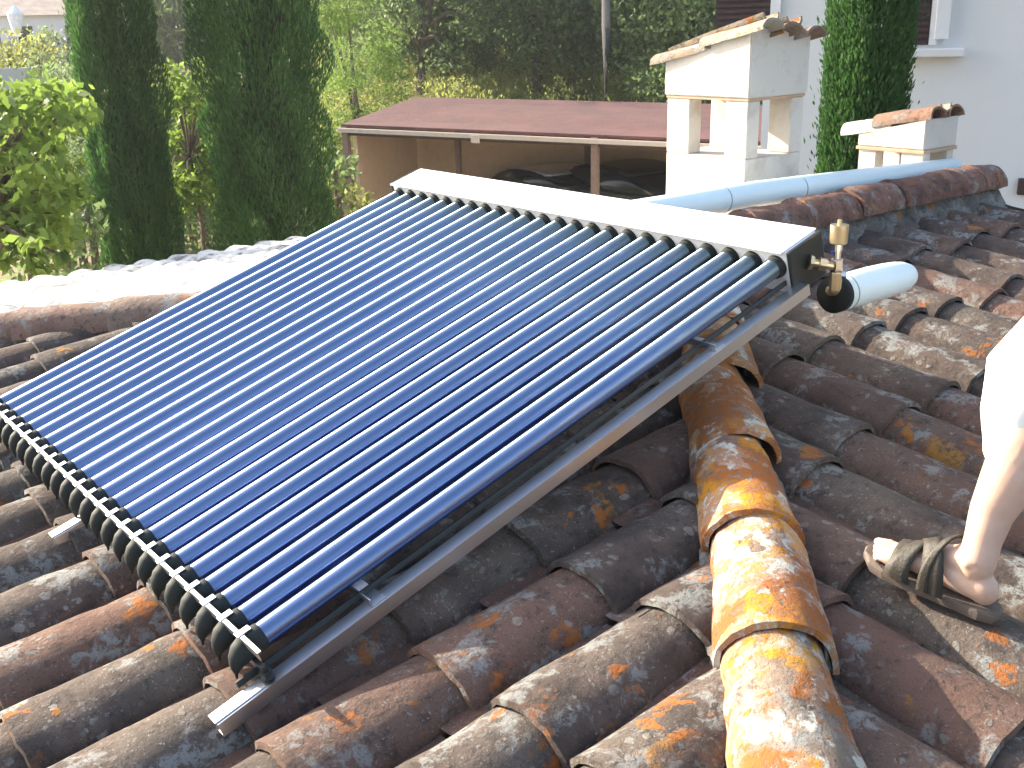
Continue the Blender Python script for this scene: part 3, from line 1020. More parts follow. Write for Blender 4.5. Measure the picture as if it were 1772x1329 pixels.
# ------------------------------------------------------------------ chimneys
def slab_poly(bm, outer, y_or_x, thick, axis):
    pass
def chimney_main():
    X0, Y0_ = 4.129, 3.30          # near corner
    WY, WX = 0.515, 0.43           # left face runs along +Y, right face along +X
    zb, zs, zt_, zl = -1.05, -0.655, -0.385, -0.365
    c = empty('chimney', (X0 + WX / 2, Y0_ + WY / 2, zb))
    tag(c, 'tall whitewashed chimney with four openings and sloping clay tile cap', 'chimney')
    # lower shaft
    bm = bmesh.new()
    box(bm, (X0 + WX / 2, Y0_ + WY / 2, (zb + zs) / 2), (WX, WY, zs - zb), bevel=0.006)
    obj_w('shaft', bm, M_PLASTER, c)
    # corner piers round the openings
    def pier(xa, xb, ya, yb):
        bm = bmesh.new()
        box(bm, ((xa + xb) / 2, (ya + yb) / 2, (zs + zt_) / 2), (xb - xa, yb - ya, zt_ - zs - 0.002), bevel=0.005)
        obj_w('pier', bm, M_PLASTER, c)
    py = [(Y0_, Y0_ + 0.135), (Y0_ + 0.365, Y0_ + WY)]
    px = [(X0, X0 + 0.09), (X0 + 0.335, X0 + WX)]
    for a in px:
        for b in py: pier(a[0], a[1], b[0], b[1])
    bm = bmesh.new()      # thin clay lintel course between the openings and the hood
    box(bm, (X0 + WX / 2, Y0_ + WY / 2, zt_ + 0.0065), (WX + 0.008, WY + 0.008, 0.013), bevel=0.002)
    obj_w('lintel_course', bm, M_BRICKBAND, c)
    # upper hood: its front (high) end faces the valley, roof falls towards +Y
    XA, XB, YA, YB = X0 - 0.012, X0 + WX + 0.012, Y0_ - 0.012, Y0_ + WY + 0.012
    zf, zbk = -0.043, -0.176
    bm = bmesh.new()
    zt_ += 0.014
    lo = [bm.verts.new(p) for p in ((XA, YA, zt_), (XB, YA, zt_), (XB, YB, zt_), (XA, YB, zt_))]
    hi = [bm.verts.new(p) for p in ((XA, YA, zf), (XB, YA, zf - 0.05), (XB, YB, zbk - 0.05), (XA, YB, zbk))]
    bm.faces.new(list(reversed(lo))); bm.faces.new(hi)
    for k in range(4): bm.faces.new((lo[k], lo[(k + 1) % 4], hi[(k + 1) % 4], hi[k]))
    bmesh.ops.bevel(bm, geom=bm.edges[:], offset=0.006, segments=2, affect='EDGES')
    obj_w('hood', bm, M_PLASTER, c)
    # cap tiles: rows fall along +Y
    sl = math.atan((zf - zbk) / (YB - YA))
    upv = Vector((0, -math.cos(sl), math.sin(sl)))
    nv = Vector((0, math.sin(sl), math.cos(sl)))
    for i, xx in enumerate((XA + 0.055, XA + 0.235, XA + 0.405)):
        for j, yy in enumerate((YB + 0.075, YB - 0.25)):
            z = zbk + (YB - yy) * math.tan(sl) - 0.024 + (0.008 if j else 0) - 0.115 * (xx - XA)
            bmc = cover_mesh(200 + i * 3 + j, 0.38, 0.088, 0.078, 0.050, nl=6, na_=11, thick=0.012, lip=0.012)
            me = bm_mesh(bmc); me.materials.append(M_CHIMT)
            o = bpy.data.objects.new('cap_tile', me); COL.objects.link(o); o.parent = c
            o.matrix_basis = Matrix.Translation(-c.location) @ basis(upv, Vector((1, 0, 0)), nv, Vector((xx, yy, z))) @ Matrix.Rotation(R(RNG.gauss(0, 2)), 4, 'Z')
    for i, xx in enumerate((XA + 0.145, XA + 0.32)):     # hollow pan tiles between them
        bmc = cover_mesh(220 + i, 0.60, 0.070, 0.062, 0.055, nl=6, na_=9)
        me = bm_mesh(bmc); me.materials.append(M_CHIMT)
        o = bpy.data.objects.new('pan_tile', me); COL.objects.link(o); o.parent = c
        z = zbk + (YB + 0.05 - YB) * -math.tan(sl) + 0.060 - 0.115 * (xx - XA)
        o.matrix_basis = Matrix.Translation(-c.location) @ basis(upv, Vector((-1, 0, 0)), -nv, Vector((xx, YB + 0.05, z)))
    return c
chimney_main()
def chimney_small():
    X0, Y0_ = 5.160, 2.98
    WY, WX = 0.375, 0.30
    zlow, zbnd, zhf = -1.05, -0.70, -0.70
    c = empty('small_chimney', (X0 + WX / 2, Y0_ + WY / 2, zlow))
    tag(c, 'low white chimney with flat hood and single row of clay tiles at ridge end', 'chimney')
    for xa, xb in ((X0, X0 + 0.075), (X0 + WX - 0.06, X0 + WX)):
        for ya, yb in ((Y0_, Y0_ + 0.12), (Y0_ + WY - 0.10, Y0_ + WY)):
            bm = bmesh.new()
            box(bm, ((xa + xb) / 2, (ya + yb) / 2, (zlow + zbnd) / 2), (xb - xa, yb - ya, zbnd - zlow))
            obj_w('pier', bm, M_PLASTER, c)
    bm = bmesh.new()
    box(bm, (X0 + WX / 2, Y0_ + WY / 2, zlow + 0.06), (WX - 0.02, WY - 0.02, 0.12))
    obj_w('shaft', bm, M_CHIMIN, c)
    XA, XB, YA, YB = X0 - 0.014, X0 + WX + 0.014, Y0_ - 0.014, Y0_ + WY + 0.014
    bm = bmesh.new()
    box(bm, ((XA + XB) / 2, (YA + YB) / 2, zbnd + 0.009), (XB - XA, YB - YA, 0.018), bevel=0.003)
    obj_w('clay_band', bm, M_BRICKBAND, c)
    z0 = zbnd + 0.019
    zf, zbk = z0 + 0.155, z0 + 0.065
    bm = bmesh.new()
    i_ = 0.006
    lo = [bm.verts.new(p) for p in ((XA + i_, YA + i_, z0), (XB - i_, YA + i_, z0), (XB - i_, YB - i_, z0), (XA + i_, YB - i_, z0))]
    hi = [bm.verts.new(p) for p in ((XA + i_, YA + i_, zf), (XB - i_, YA + i_, zf), (XB - i_, YB - i_, zbk), (XA + i_, YB - i_, zbk))]
    bm.faces.new(list(reversed(lo))); bm.faces.new(hi)
    for k in range(4): bm.faces.new((lo[k], lo[(k + 1) % 4], hi[(k + 1) % 4], hi[k]))
    bmesh.ops.bevel(bm, geom=bm.edges[:], offset=0.005, segments=2, affect='EDGES')
    obj_w('hood', bm, M_PLASTER, c)
    sl = math.atan((zf - zbk) / (YB - YA))
    upv = Vector((0, -math.cos(sl), math.sin(sl))); nv = Vector((0, math.sin(sl), math.cos(sl)))
    for i, xx in enumerate((XA + 0.085, XA + 0.262)):
        for j, (yy, L, mt) in enumerate(((YB + 0.10, 0.30, M_PLASTER), (YB - 0.085, 0.34, M_CHIMR))):
            z = zbk + (YB - yy) * math.tan(sl) + 0.002 + (0.012 if j else 0)
            bmc = cover_mesh(240 + i * 3 + j, L, 0.086, 0.078, 0.062, nl=6, na_=11)
            me = bm_mesh(bmc); me.materials.append(mt)
            o = bpy.data.objects.new('cap_tile', me); COL.objects.link(o); o.parent = c
            o.matrix_basis = Matrix.Translation(-c.location) @ basis(upv, Vector((1, 0, 0)), nv, Vector((xx, yy, z)))
    bmc = cover_mesh(250, 0.44, 0.06, 0.055, 0.045, nl=6, na_=9)
    me = bm_mesh(bmc); me.materials.append(M_CHIMT)
    o = bpy.data.objects.new('pan_tile', me); COL.objects.link(o); o.parent = c
    o.matrix_basis = Matrix.Translation(-c.location) @ basis(upv, Vector((-1, 0, 0)), -nv, Vector(((XA + 0.173), YB + 0.03, zbk + 0.052)))
chimney_small()

# ------------------------------------------------------------------ white house on the right
wc = ground_at(1316, 11.6, -4.4)
wh = empty('white_house', wc)
wd = Vector((ray(1316, 250)[0], ray(1316, 250)[1], 0)).normalized()
WANG = math.atan2(wd.y, wd.x) - math.pi / 2 - R(6)
wh.rotation_euler = (0, 0, WANG)
wh_x, wh_y = Vector((math.cos(WANG), math.sin(WANG), 0)), Vector((-math.sin(WANG), math.cos(WANG), 0))
tag(wh, 'tall white plastered house behind the cypress on the right', 'house')
def wpos(px, py):
    """local (x, z) on the front wall seen at a pixel"""
    d = Vector(ray(px, py))
    t = wh_y.dot(wc) / wh_y.dot(d)
    p = d * t - wc
    return p.dot(wh_x), p.z
def hl(name, bm, mat, parent=None):
    me = bm_mesh(bm); me.materials.append(mat)
    o = bpy.data.objects.new(name, me); COL.objects.link(o); o.parent = parent or wh
    return o
bm = bmesh.new()
box(bm, (5.5, 4.0, 4.0), (11.0, 8.0, 8.2))
hl('wall', bm, M_HOUSEW)
bm = bmesh.new()
box(bm, (5.5, 4.0, 8.2), (11.8, 8.8, 0.16))
hl('roof', bm, M_CROOF)
def hwin(x0, x1, z0, z1, fw=0.07, sill=True, right_only=False):
    w = empty('window', (0, 0, 0)); w.parent = wh
    bm = bmesh.new()
    fr = [(x1, x1 + fw, z0, z1), (x0 - fw, x1 + fw, z1, z1 + fw)]
    if not right_only: fr.append((x0 - fw, x0, z0, z1))
    for (a, b, c_, d) in fr: box(bm, ((a + b) / 2, -0.035, (c_ + d) / 2), (b - a - 0.002, 0.066, d - c_ - 0.002))
    hl('frame', bm, M_WFRAME, w)
    if sill:
        bm = bmesh.new()
        box(bm, ((x0 + x1) / 2 + 0.1, -0.08, z0 - 0.07), (x1 - x0 + 0.45, 0.20, 0.08), bevel=0.012)
        hl('sill', bm, M_HOUSEW, w)
    sh = empty('shutter', (0, 0, 0)); sh.parent = w
    bm = bmesh.new()
    box(bm, ((x0 + x1) / 2, -0.006, (z0 + z1) / 2), (x1 - x0 - 0.004, 0.008, z1 - z0 - 0.004))
    n = int((z1 - z0) / 0.055)
    for i in range(n):
        z = z0 + (i + 0.5) * (z1 - z0) / n
        box(bm, ((x0 + x1) / 2, -0.022, z), (x1 - x0 - 0.02, 0.020, 0.034))
    bpy.data.objects.remove(sh)
    hl('shutter', bm, M_SHUT, w)
xa, za = wpos(1530, 79)
xb, _ = wpos(1606, 79)
hwin(xa, xb, za, za + 1.3)
x1_, _ = wpos(1333, 40)
_, z1_ = wpos(1333, 44)
hwin(x1_ - 0.55, x1_, z1_, z1_ + 1.2, 0.10, False, True)
bm = bmesh.new()      # open white casement leaf beside the big window
xc, zc = wpos(1628, 68)
box(bm, (xc, -0.07, zc + 0.55), (0.13, 0.05, 1.1), bevel=0.01)
hl('window_leaf', bm, M_WFRAME)
bm = bmesh.new()
xc, zc = wpos(1768, 322)
box(bm, (xc + 0.1, -0.03, zc), (0.28, 0.06, 0.16), bevel=0.01)
hl('lower_shutter', bm, M_SHUT)

# ------------------------------------------------------------------ carport
F1, F2 = Vector((11.94, 20.49, -2.0)), Vector((14.95, 13.79, -2.11))
Bk1, Bk2 = Vector((14.75, 21.75, -1.645)), Vector((18.36, 16.87, -1.82))
F3, Bk3 = F1.lerp(F2, 1.45), Bk1.lerp(Bk2, 1.45)
cpt = empty('carport', (F1.x, F1.y, -4.4))
tag(cpt, 'long open carport with dull red roof and brown timber posts', 'carport')
bm = bmesh.new()
top = [bm.verts.new(p) for p in (F1, F3, Bk3, Bk1)]
bot = [bm.verts.new(p - Vector((0, 0, 0.05))) for p in (F1, F3, Bk3, Bk1)]
bm.faces.new(top); bm.faces.new(list(reversed(bot)))
for k in range(4): bm.faces.new((top[k], bot[k], bot[(k + 1) % 4], top[(k + 1) % 4]))
bmesh.ops.recalc_face_normals(bm, faces=bm.faces)
obj_w('roof', bm, M_CROOF, cpt)
dF = (F2 - F1).normalized()
def beam(name, a, b, w, h, mat, drop):
    bm = bmesh.new()
    d = (b - a)
    x, y, z = frame_of(d)
    Mx = Matrix((( x.x, y.x, z.x, 0), (x.y, y.y, z.y, 0), (x.z, y.z, z.z, 0), (0, 0, 0, 1)))
    Mx.translation = (a + b) / 2 - Vector((0, 0, drop))
    box(bm, (0, 0, 0), (w, h, d.length), Mx)
    return obj_w(name, bm, mat, cpt)
sideF = Vector((-dF.y, dF.x, 0)).normalized()
if sideF.dot(Bk1 - F1) < 0: sideF = -sideF
beam('gutter', F1 - sideF * 0.08, F3 - sideF * 0.08, 0.10, 0.085, M_GUTTER, 0.115)
beam('front_beam', F1 + sideF * 0.06, F3 + sideF * 0.06, 0.10, 0.16, M_WOODD, 0.15)
def post(p, w=0.13, mat=M_POST):
    bm = bmesh.new()
    zt = p.z - 0.05
    ang = math.atan2(dF.y, dF.x)
    Mx = Matrix.Translation((p.x, p.y, 0)) @ Matrix.Rotation(ang, 4, 'Z')
    box(bm, (0, 0, (zt - 4.5) / 2), (w, w, zt + 4.5), Mx)
    obj_w('post', bm, mat, cpt)
def on_row(px, k, a=F1, b=F2):
    """point of the row k metres behind the front edge that stands in the direction of column px"""
    d = Vector(ray(px, 240)); o_ = a + sideF * k; q = b - a
    t = (d.x * o_.y - d.y * o_.x) / (d.y * q.x - d.x * q.y)
    return o_ + q * t
post(F1.lerp(F2, 0.012) + sideF * 0.03)
post(on_row(1030, 0.03))
post(F1.lerp(F2, 1.40) + sideF * 0.03)
post(on_row(728, 3.2) + Vector((0, 0, 0.28)), 0.15, M_WOODD)
post(on_row(792, 1.6) + Vector((0, 0, 0.16)), 0.11)
post(on_row(1017, 2.6) + Vector((0, 0, 0.2)), 0.11, M_WOODD)
def wallq(name, a, b, zt0, zt1, thick, mat):
    bm = bmesh.new()
    d = (b - a); d.z = 0
    nrm = Vector((-d.y, d.x, 0)).normalized() * thick
    P = [a, b, b + nrm, a + nrm]
    lo = [bm.verts.new((p.x, p.y, -4.5)) for p in P]
    hi = [bm.verts.new((p.x, p.y, z)) for p, z in zip(P, (zt0, zt1, zt1, zt0))]
    bm.faces.new(list(reversed(lo))); bm.faces.new(hi)
    for k in range(4): bm.faces.new((lo[k], lo[(k + 1) % 4], hi[(k + 1) % 4], hi[k]))
    bmesh.ops.recalc_face_normals(bm, faces=bm.faces)
    obj_w(name, bm, mat, cpt)
wallq('back_wall', Bk1 - sideF * 0.15, Bk3 - sideF * 0.15, -1.76, -1.96, 0.12, M_TANW)
wallq('side_wall', F1 + sideF * 0.4 + dF * 0.1, Bk1 + dF * 0.1 - sideF * 0.2, -2.04, -1.72, 0.1, M_TANW)
wallq('side_wall', F3 + sideF * 0.4, Bk3 - sideF * 0.2, -2.25, -2.0, 0.1, M_TANW)
bm = bmesh.new()
pf = F1.lerp(F2, 0.455) - sideF * 0.12
Mx = Matrix.Translation((pf.x, pf.y, pf.z - 0.17)) @ Matrix.Rotation(math.atan2(dF.y, dF.x), 4, 'Z')
box(bm, (0, 0, 0), (0.18, 0.06, 0.16), Mx, 0.01)
obj_w('lamp_box', bm, M_GUTTER, cpt)

def car(loc, ang, name, label, mat, H=1.75, L=4.3, Wd=1.75):
    e = empty(name, loc)
    e.rotation_euler = (0, 0, ang)
    tag(e, label, 'car')
    def sec(profile, mat, nm, inset=0.0, par=e):
        bm = bmesh.new()
        n = len(profile)
        rows = []
        for yv, sc in ((-Wd / 2 + inset, 0.0), (-Wd / 2 + inset + 0.10, 1.0), (Wd / 2 - inset - 0.10, 1.0), (Wd / 2 - inset, 0.0)):
            cx = sum(p[0] for p in profile) / n; cz = sum(p[1] for p in profile) / n
            rows.append([bm.verts.new((cx + (p[0] - cx) * (0.94 + 0.06 * sc), yv, cz + (p[1] - cz) * (0.93 + 0.07 * sc))) for p in profile])
        for a, b in zip(rows, rows[1:]):
            for k in range(n): bm.faces.new((a[k], b[k], b[(k + 1) % n], a[(k + 1) % n]))
        bm.faces.new(rows[0]); bm.faces.new(list(reversed(rows[-1])))
        bmesh.ops.recalc_face_normals(bm, faces=bm.faces)
        me = bm_mesh(bm); me.materials.append(mat)
        o = bpy.data.objects.new(nm, me); COL.objects.link(o); o.parent = par
        return o
    l = L / 2
    def arc(x0, x1, zb, zt, n=9, p=2.6):
        out = []
        for i in range(n):
            t = -1 + 2 * i / (n - 1)
            out.append(((x0 + x1) / 2 + (x1 - x0) / 2 * t, zb + (zt - zb) * (1 - abs(t) ** p)))
        return out
    sec([(-l, .45), (-l + .05, .80), (-l + .35, .92), (-l + .9, 1.0), (l - .9, 1.02), (l - .3, .95), (l - .05, .85), (l, .5), (l - .1, .28), (-l + .1, .28)], mat, 'body')
    gl = arc(-l + .70, l - .35, .98, H - .04)
    o_ = sec(gl, M_GLASSD, 'windows', 0.12)
    o_.data.polygons.foreach_set('use_smooth', [True] * len(o_.data.polygons))
    rf = [q for q in arc(-l + .70, l - .35, .98, H, 15) if q[1] > H - 0.13]
    o_ = sec(rf + [(q[0], q[1] - 0.045) for q in reversed(rf)], mat, 'roof', 0.15)
    o_.data.polygons.foreach_set('use_smooth', [True] * len(o_.data.polygons))
    for sx in (-1, 1):
        for sy in (-1, 1):
            bm = bmesh.new()
            lathe(bm, [(0, .20), (0, .33), (.04, .345), (.18, .345), (.22, .33), (.22, .20)], (sx * (l - .85), sy * (Wd / 2) - (.22 if sy > 0 else 0), .345), (0, 1, 0), 20)
            me = bm_mesh(bm); me.materials.append(M_RUBBER)
            w = bpy.data.objects.new('wheel', me); COL.objects.link(w); w.parent = e
            bm = bmesh.new()
            lathe(bm, [(0, .19), (.01, .20), (.20, .20), (.21, .19)], (sx * (l - .85), sy * (Wd / 2) - (.215 if sy > 0 else 0.0) , .345), (0, 1, 0), 12)
            me = bm_mesh(bm); me.materials.append(M_STEEL)
            r_ = bpy.data.objects.new('rim', me); COL.objects.link(r_); r_.parent = w
    for sy in (-1, 1):
        bm = bmesh.new()
        box(bm, (-l + .05, sy * (Wd / 2 - .28), .78), (.10, .30, .14), bevel=.03)
        me = bm_mesh(bm); me.materials.append(M_CHROME)
        o = bpy.data.objects.new('headlight', me); COL.objects.link(o); o.parent = e
    return e
inw = math.atan2(sideF.y, sideF.x)
pcar = on_row(1092, 2.3)
car((pcar.x, pcar.y, -4.4), inw + R(62), 'parked_car', 'black car parked under the carport behind the right post', M_CARP, 1.50)
pcar = on_row(958, 2.4)
car((pcar.x, pcar.y, -4.4), inw + R(62), 'parked_car', 'car with pale roof edge parked left of the right carport post', plain('silver_car_paint', (0.32, 0.33, 0.34), 0.3, 0.6, coat=1.0), 1.36, 3.8, 1.65)

# ------------------------------------------------------------------ vegetation
def unit(v): return v / np.linalg.norm(v, axis=1, keepdims=True)
def leaf_quads(C, D, L, Wd, curl=0.0):
    """rhombus leaves: centre C, direction D (long axis), length L, width W (arrays)"""
    n = len(C)
    A = rng.normal(size=(n, 3))
    side = unit(np.cross(D, A))
    L = np.broadcast_to(np.asarray(L), (n,))[:, None]
    Wd = np.broadcast_to(np.asarray(Wd), (n,))[:, None]
    V = np.empty((n, 4, 3))
    V[:, 0] = C - D * L * 0.5
    V[:, 1] = C + side * Wd * 0.5 - D * L * 0.05
    V[:, 2] = C + D * L * 0.5
    V[:, 3] = C - side * Wd * 0.5 - D * L * 0.05
    return V
def lobes(theta, z, seed, amp):
    r = random.Random(seed)
    out = np.ones_like(theta)
    for i in range(9):
        m = r.choice([2, 3, 4, 5, 7]); kz = r.uniform(0.6, 4.5); ph = r.uniform(0, 6.28); ph2 = r.uniform(0, 6.28)
        out += amp * np.sin(m * theta + ph + 0.7 * np.sin(kz * z)) * np.sin(kz * z + ph2)
    return out
def cypress(name, loc, rad, H, n, label, seed, flame=0.05, lsz=(0.05, 0.12)):
    e = empty(name, loc)
    tag(e, label, 'cypress tree', 'columnar cypresses round the house')
    z = rng.uniform(0.02, 1, n) ** 0.9 * H
    th = rng.uniform(0, 2 * math.pi, n)
    prof = np.minimum(1, np.minimum(0.55 + z / 1.4, ((H - z) / (0.25 * H)) ** 0.6))
    rr_ = rad * prof * lobes(th, z, seed, flame)
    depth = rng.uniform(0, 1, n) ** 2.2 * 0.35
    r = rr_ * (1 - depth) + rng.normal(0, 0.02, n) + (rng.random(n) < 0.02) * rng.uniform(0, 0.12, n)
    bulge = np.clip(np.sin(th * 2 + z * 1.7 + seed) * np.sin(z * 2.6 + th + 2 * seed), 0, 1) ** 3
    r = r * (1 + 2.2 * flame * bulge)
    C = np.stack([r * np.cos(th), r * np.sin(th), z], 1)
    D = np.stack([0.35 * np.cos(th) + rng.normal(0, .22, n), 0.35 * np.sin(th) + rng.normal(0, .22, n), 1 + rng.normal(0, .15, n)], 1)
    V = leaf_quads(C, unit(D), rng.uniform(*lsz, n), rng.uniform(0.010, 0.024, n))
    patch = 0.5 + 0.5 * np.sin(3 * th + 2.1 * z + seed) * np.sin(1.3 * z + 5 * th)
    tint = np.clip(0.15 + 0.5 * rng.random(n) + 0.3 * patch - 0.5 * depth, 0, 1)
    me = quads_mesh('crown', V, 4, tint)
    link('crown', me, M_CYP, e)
    bm = bmesh.new()
    loft(bm, [(0, 0, 0), (0.02, 0, H * 0.4), (0, 0, H * 0.9)], [0.16, 0.10, 0.02], 10)
    loft(bm, [(0, 0, 0.25)] + [(0.03 * math.sin(q * 3), 0.03 * math.cos(q * 2), H * q / 8) for q in range(1, 8)], [rad * 0.4] + [rad * 0.62] * 5 + [rad * .5, rad * 0.25], 12)
    link('trunk', bm_mesh(bm), plain('cypress_inner_wood', (0.03, 0.03, 0.018), 0.95, 0, 0.4), e)
    return e
p = ground_at(219, 15.8, -4.4)
cypress('cypress', p, 0.50, 8.5, 110000, 'dark columnar cypress at the left, between leafy branches and the broader cypress', 3, 0.075)
p = ground_at(464, 15.2, -4.4)
cypress('cypress', p, 0.735, 9.0, 140000, 'broadest dark cypress, standing left of the carport', 11, 0.085)
p = ground_at(1489, 10.0, -4.4)
cypress('cypress', p, 0.345, 7.6, 120000, 'dark cypress against the white house wall, between the two chimneys', 23, 0.03, (0.03, 0.075))

def crown_leaves(blobs, per_m3, L, asp, droop=0.0, shell=0.5, seed=0, up=0.2):
    Cs, Ds, T = [], [], []
    for (c, r, sq) in blobs:
        n = int(per_m3 * 4.19 * r ** 3 * sq)
        n = max(n, 30)
        d = unit(rng.normal(size=(n, 3)))
        rad = r * (1 - rng.uniform(0, 1, n) ** 2 * shell)
        rad *= 1 + 0.25 * np.sin(d[:, 0] * 7 + c[0] * 3) * np.sin(d[:, 1] * 6 + c[1]) + 0.15 * np.sin(d[:, 2] * 13 + c[2] * 5)
        C = np.array(c) + d * rad[:, None] * np.array([1, 1, sq])
        D = unit(d * 0.6 + rng.normal(size=(n, 3)) * 0.7 + np.array([0, 0, up - droop]))
        Cs.append(C); Ds.append(D)
        T.append(np.clip(rng.random(n) * 0.5 + 0.5 * rng.random() ** 1.5, 0, 1))
    C = np.concatenate(Cs); D = np.concatenate(Ds); T = np.concatenate(T)
    n = len(C)
    V = leaf_quads(C, D, rng.uniform(0.7, 1.3, n) * L, rng.uniform(0.7, 1.3, n) * L * asp)
    return V, T
def broad_tree(name, loc, H, cr, nb, L, per, mat, label, group=None, cat='tree', trunk_r=0.18, low=0.35, bark=M_BARK, asp=0.6, lean=(0, 0), droop=0.1):
    e = empty(name, loc)
    tag(e, label, cat, group)
    rs = random.Random(hash((round(loc[0], 2), round(loc[1], 2))) & 0xffff)
    blobs, bm = [], bmesh.new()
    top = Vector((lean[0], lean[1], H * 0.72))
    bend = Vector((rs.uniform(-.2, .2), rs.uniform(-.2, .2), H * low * 0.6))
    loft(bm, [(0, 0, -0.2), bend, top * 0.6 + bend * 0.2, top], [trunk_r * 1.25, trunk_r, trunk_r * 0.7, trunk_r * 0.25], 9)
    for i in range(nb):
        a = rs.uniform(0, 6.28)
        rr_ = cr * math.sqrt(rs.random()) * 0.78
        zc = H * (low + (1 - low) * rs.random() ** 1.15)
        f = 1 - 0.55 * max(0, (zc / H - 0.62) / 0.38)
        c = (lean[0] + rr_ * f * math.cos(a), lean[1] + rr_ * f * math.sin(a), zc)
        r = cr * rs.uniform(0.22, 0.40)
        blobs.append((c, r, rs.uniform(0.6, 0.85)))
        if i < 9:
            s_ = bend.lerp(top, rs.uniform(0.1, 0.7))
            mid = (s_ + Vector(c)) / 2 + Vector((0, 0, 0.05 * H))
            loft(bm, [s_, mid, Vector(c)], [trunk_r * 0.45, trunk_r * 0.28, trunk_r * 0.08], 6)
    link('trunk', bm_mesh(bm), bark, e, True)
    V, T = crown_leaves(blobs, per, L, asp, droop)
    link('crown', quads_mesh('crown', V, 4, T), mat, e)
    return e
# oaks behind the carport
oaks = [(655, 47, 10, 3.6), (742, 40, 9.0, 3.3), (830, 47, 10.5, 3.8), (925, 42, 9.6, 3.4), (1010, 48, 11, 3.8), (1100, 41, 9.2, 3.4), (1190, 36, 8.8, 3.2), (1280, 40, 9.6, 3.4)]
olab = ['dark oak farthest left behind the carport, beside the feathery tree', 'small dark oak above the left end of the carport roof', 'tall dark oak behind the left half of the carport',
        'dark oak above the middle of the carport roof', 'dark oak just left of the utility pole', 'dark oak just right of the utility pole', 'olive brown oak left of the tall chimney', 'dark oak rising behind the tall chimney']
for (px, d, H, cr), lb in zip(oaks, olab):
    P = ground_at(px, d, 0); P.z = terr(P.x, P.y)
    broad_tree('oak_tree', P, H, cr, 46, 0.20, 95, M_OAK, lb, 'dark oaks behind the carport', trunk_r=0.22, low=0.20)
# more wood behind them
V_, T_all = [], []
wood_rs = random.Random(9)
for i in range(95):
    px = wood_rs.uniform(-150, 1700)
    d = wood_rs.uniform(56, 95) if px > 170 else wood_rs.uniform(78, 100)
    P = ground_at(px, d, 0)
    h0 = terr(P.x, P.y)
    r = wood_rs.uniform(2.4, 4.2)
    for j in range(4):
        c = (P.x + wood_rs.uniform(-1.8, 1.8), P.y + wood_rs.uniform(-1.8, 1.8), h0 + wood_rs.uniform(1.0, 8.5))
        V, T = crown_leaves([(c, r * 0.72, 0.8)], 8, 0.55, 0.6, 0.1)
        V_.append(V); T_all.append(T)
o = link('far_wood', quads_mesh('far_wood', np.concatenate(V_), 4, np.concatenate(T_all)), M_OAK)
tag(o, 'distant dense green wood closing the view behind the garden trees', kind='stuff')
# sunlit scrub between the oak trunks
V_, T_all = [], []
for i in range(210):
    px = wood_rs.uniform(560, 1330)
    d = wood_rs.uniform(31, 58)
    P = ground_at(px, d, 0)
    r = wood_rs.uniform(0.6, 1.5)
    V, T = crown_leaves([((P.x, P.y, terr(P.x, P.y) + r * 0.5), r, 0.9)], 90, 0.17, 0.35, -0.3)
    V_.append(V); T_all.append(T)
o = link('scrub', quads_mesh('scrub', np.concatenate(V_), 4, np.concatenate(T_all)), M_DRY)
tag(o, 'yellow green dry scrub growing under the oaks behind the carport', kind='stuff')
# feathery tree right of the broad cypress
P = ground_at(618, 29.5, -4.4); P.z = terr(P.x, P.y)
broad_tree('feathery_tree', P, 5.6, 1.55, 70, 0.17, 620, M_WILL, 'bright green feathery tree beyond the left end of the carport', trunk_r=0.1, low=0.06, asp=0.18, droop=0.5)
# leafy trees at the left
def leafy(name, centre, blobs_px, dist, L, per, label, seed, mat=M_FIG, trunk=True):
    base_ = Vector((centre.x, centre.y, -4.4))
    e = empty(name, base_)
    tag(e, label, 'tree')
    rs = random.Random(seed)
    bm = bmesh.new()
    top = Vector((0.0, 0.0, 2.4))
    tk = 1.0 if dist < 15 else 0.45
    loft(bm, [(0, 0, -0.1), (0.08, 0.05, 1.2), top], [0.13 * tk, 0.10 * tk, 0.07 * tk], 9)
    blobs = []
    for (px, py, dd, r) in blobs_px:
        c = at(px, py, dd) - base_
        blobs.append((tuple(c), r, 0.75))
        m = top.lerp(c, 0.5) + Vector((0, 0, 0.25))
        loft(bm, [top, m, c], [0.05 * tk, 0.03 * tk, 0.008], 6)
    link('trunk', bm_mesh(bm), M_BARK, e, True)
    V, T = crown_leaves(blobs, per, L, 0.52, 0.55, 0.8)
    link('crown', quads_mesh('crown', V, 4, T), mat, e)
    return e
bl = []
rs = random.Random(4)
for i in range(60):
    px = rs.uniform(-140, 125); py = rs.uniform(160, 430)
    if px > 100 and py > 330 : continue
    bl.append((px, py, rs.uniform(9.5, 11.8), rs.uniform(0.16, 0.30)))
bl += [(30, 165, 11, .22), (95, 185, 11, .2), (135, 205, 11.2, .2), (140, 335, 10, .12), (110, 345, 10, .14), (85, 330, 10, .15), (90, 258, 10.4, .12), (60, 440, 10, .13), (20, 430, 10, .15), (70, 465, 10, .08), (110, 445, 10.0, .07), (40, 395, 10, .2), (0, 450, 10, .14)]
leafy('broad_leaf_tree', at(-60, 300, 11.0), bl, 10.5, 0.125, 1500, 'bright green leafy tree with hanging leaves at the left edge', 5)
bl = [(rs.uniform(280, 395), rs.uniform(115, 350), rs.uniform(17.8, 19.5), rs.uniform(0.25, 0.42)) for i in range(40)]
leafy('broad_leaf_tree', at(330, 280, 18.6), bl, 18.5, 0.14, 800, 'leafy green tree seen through the gap between the two left cypresses', 6)
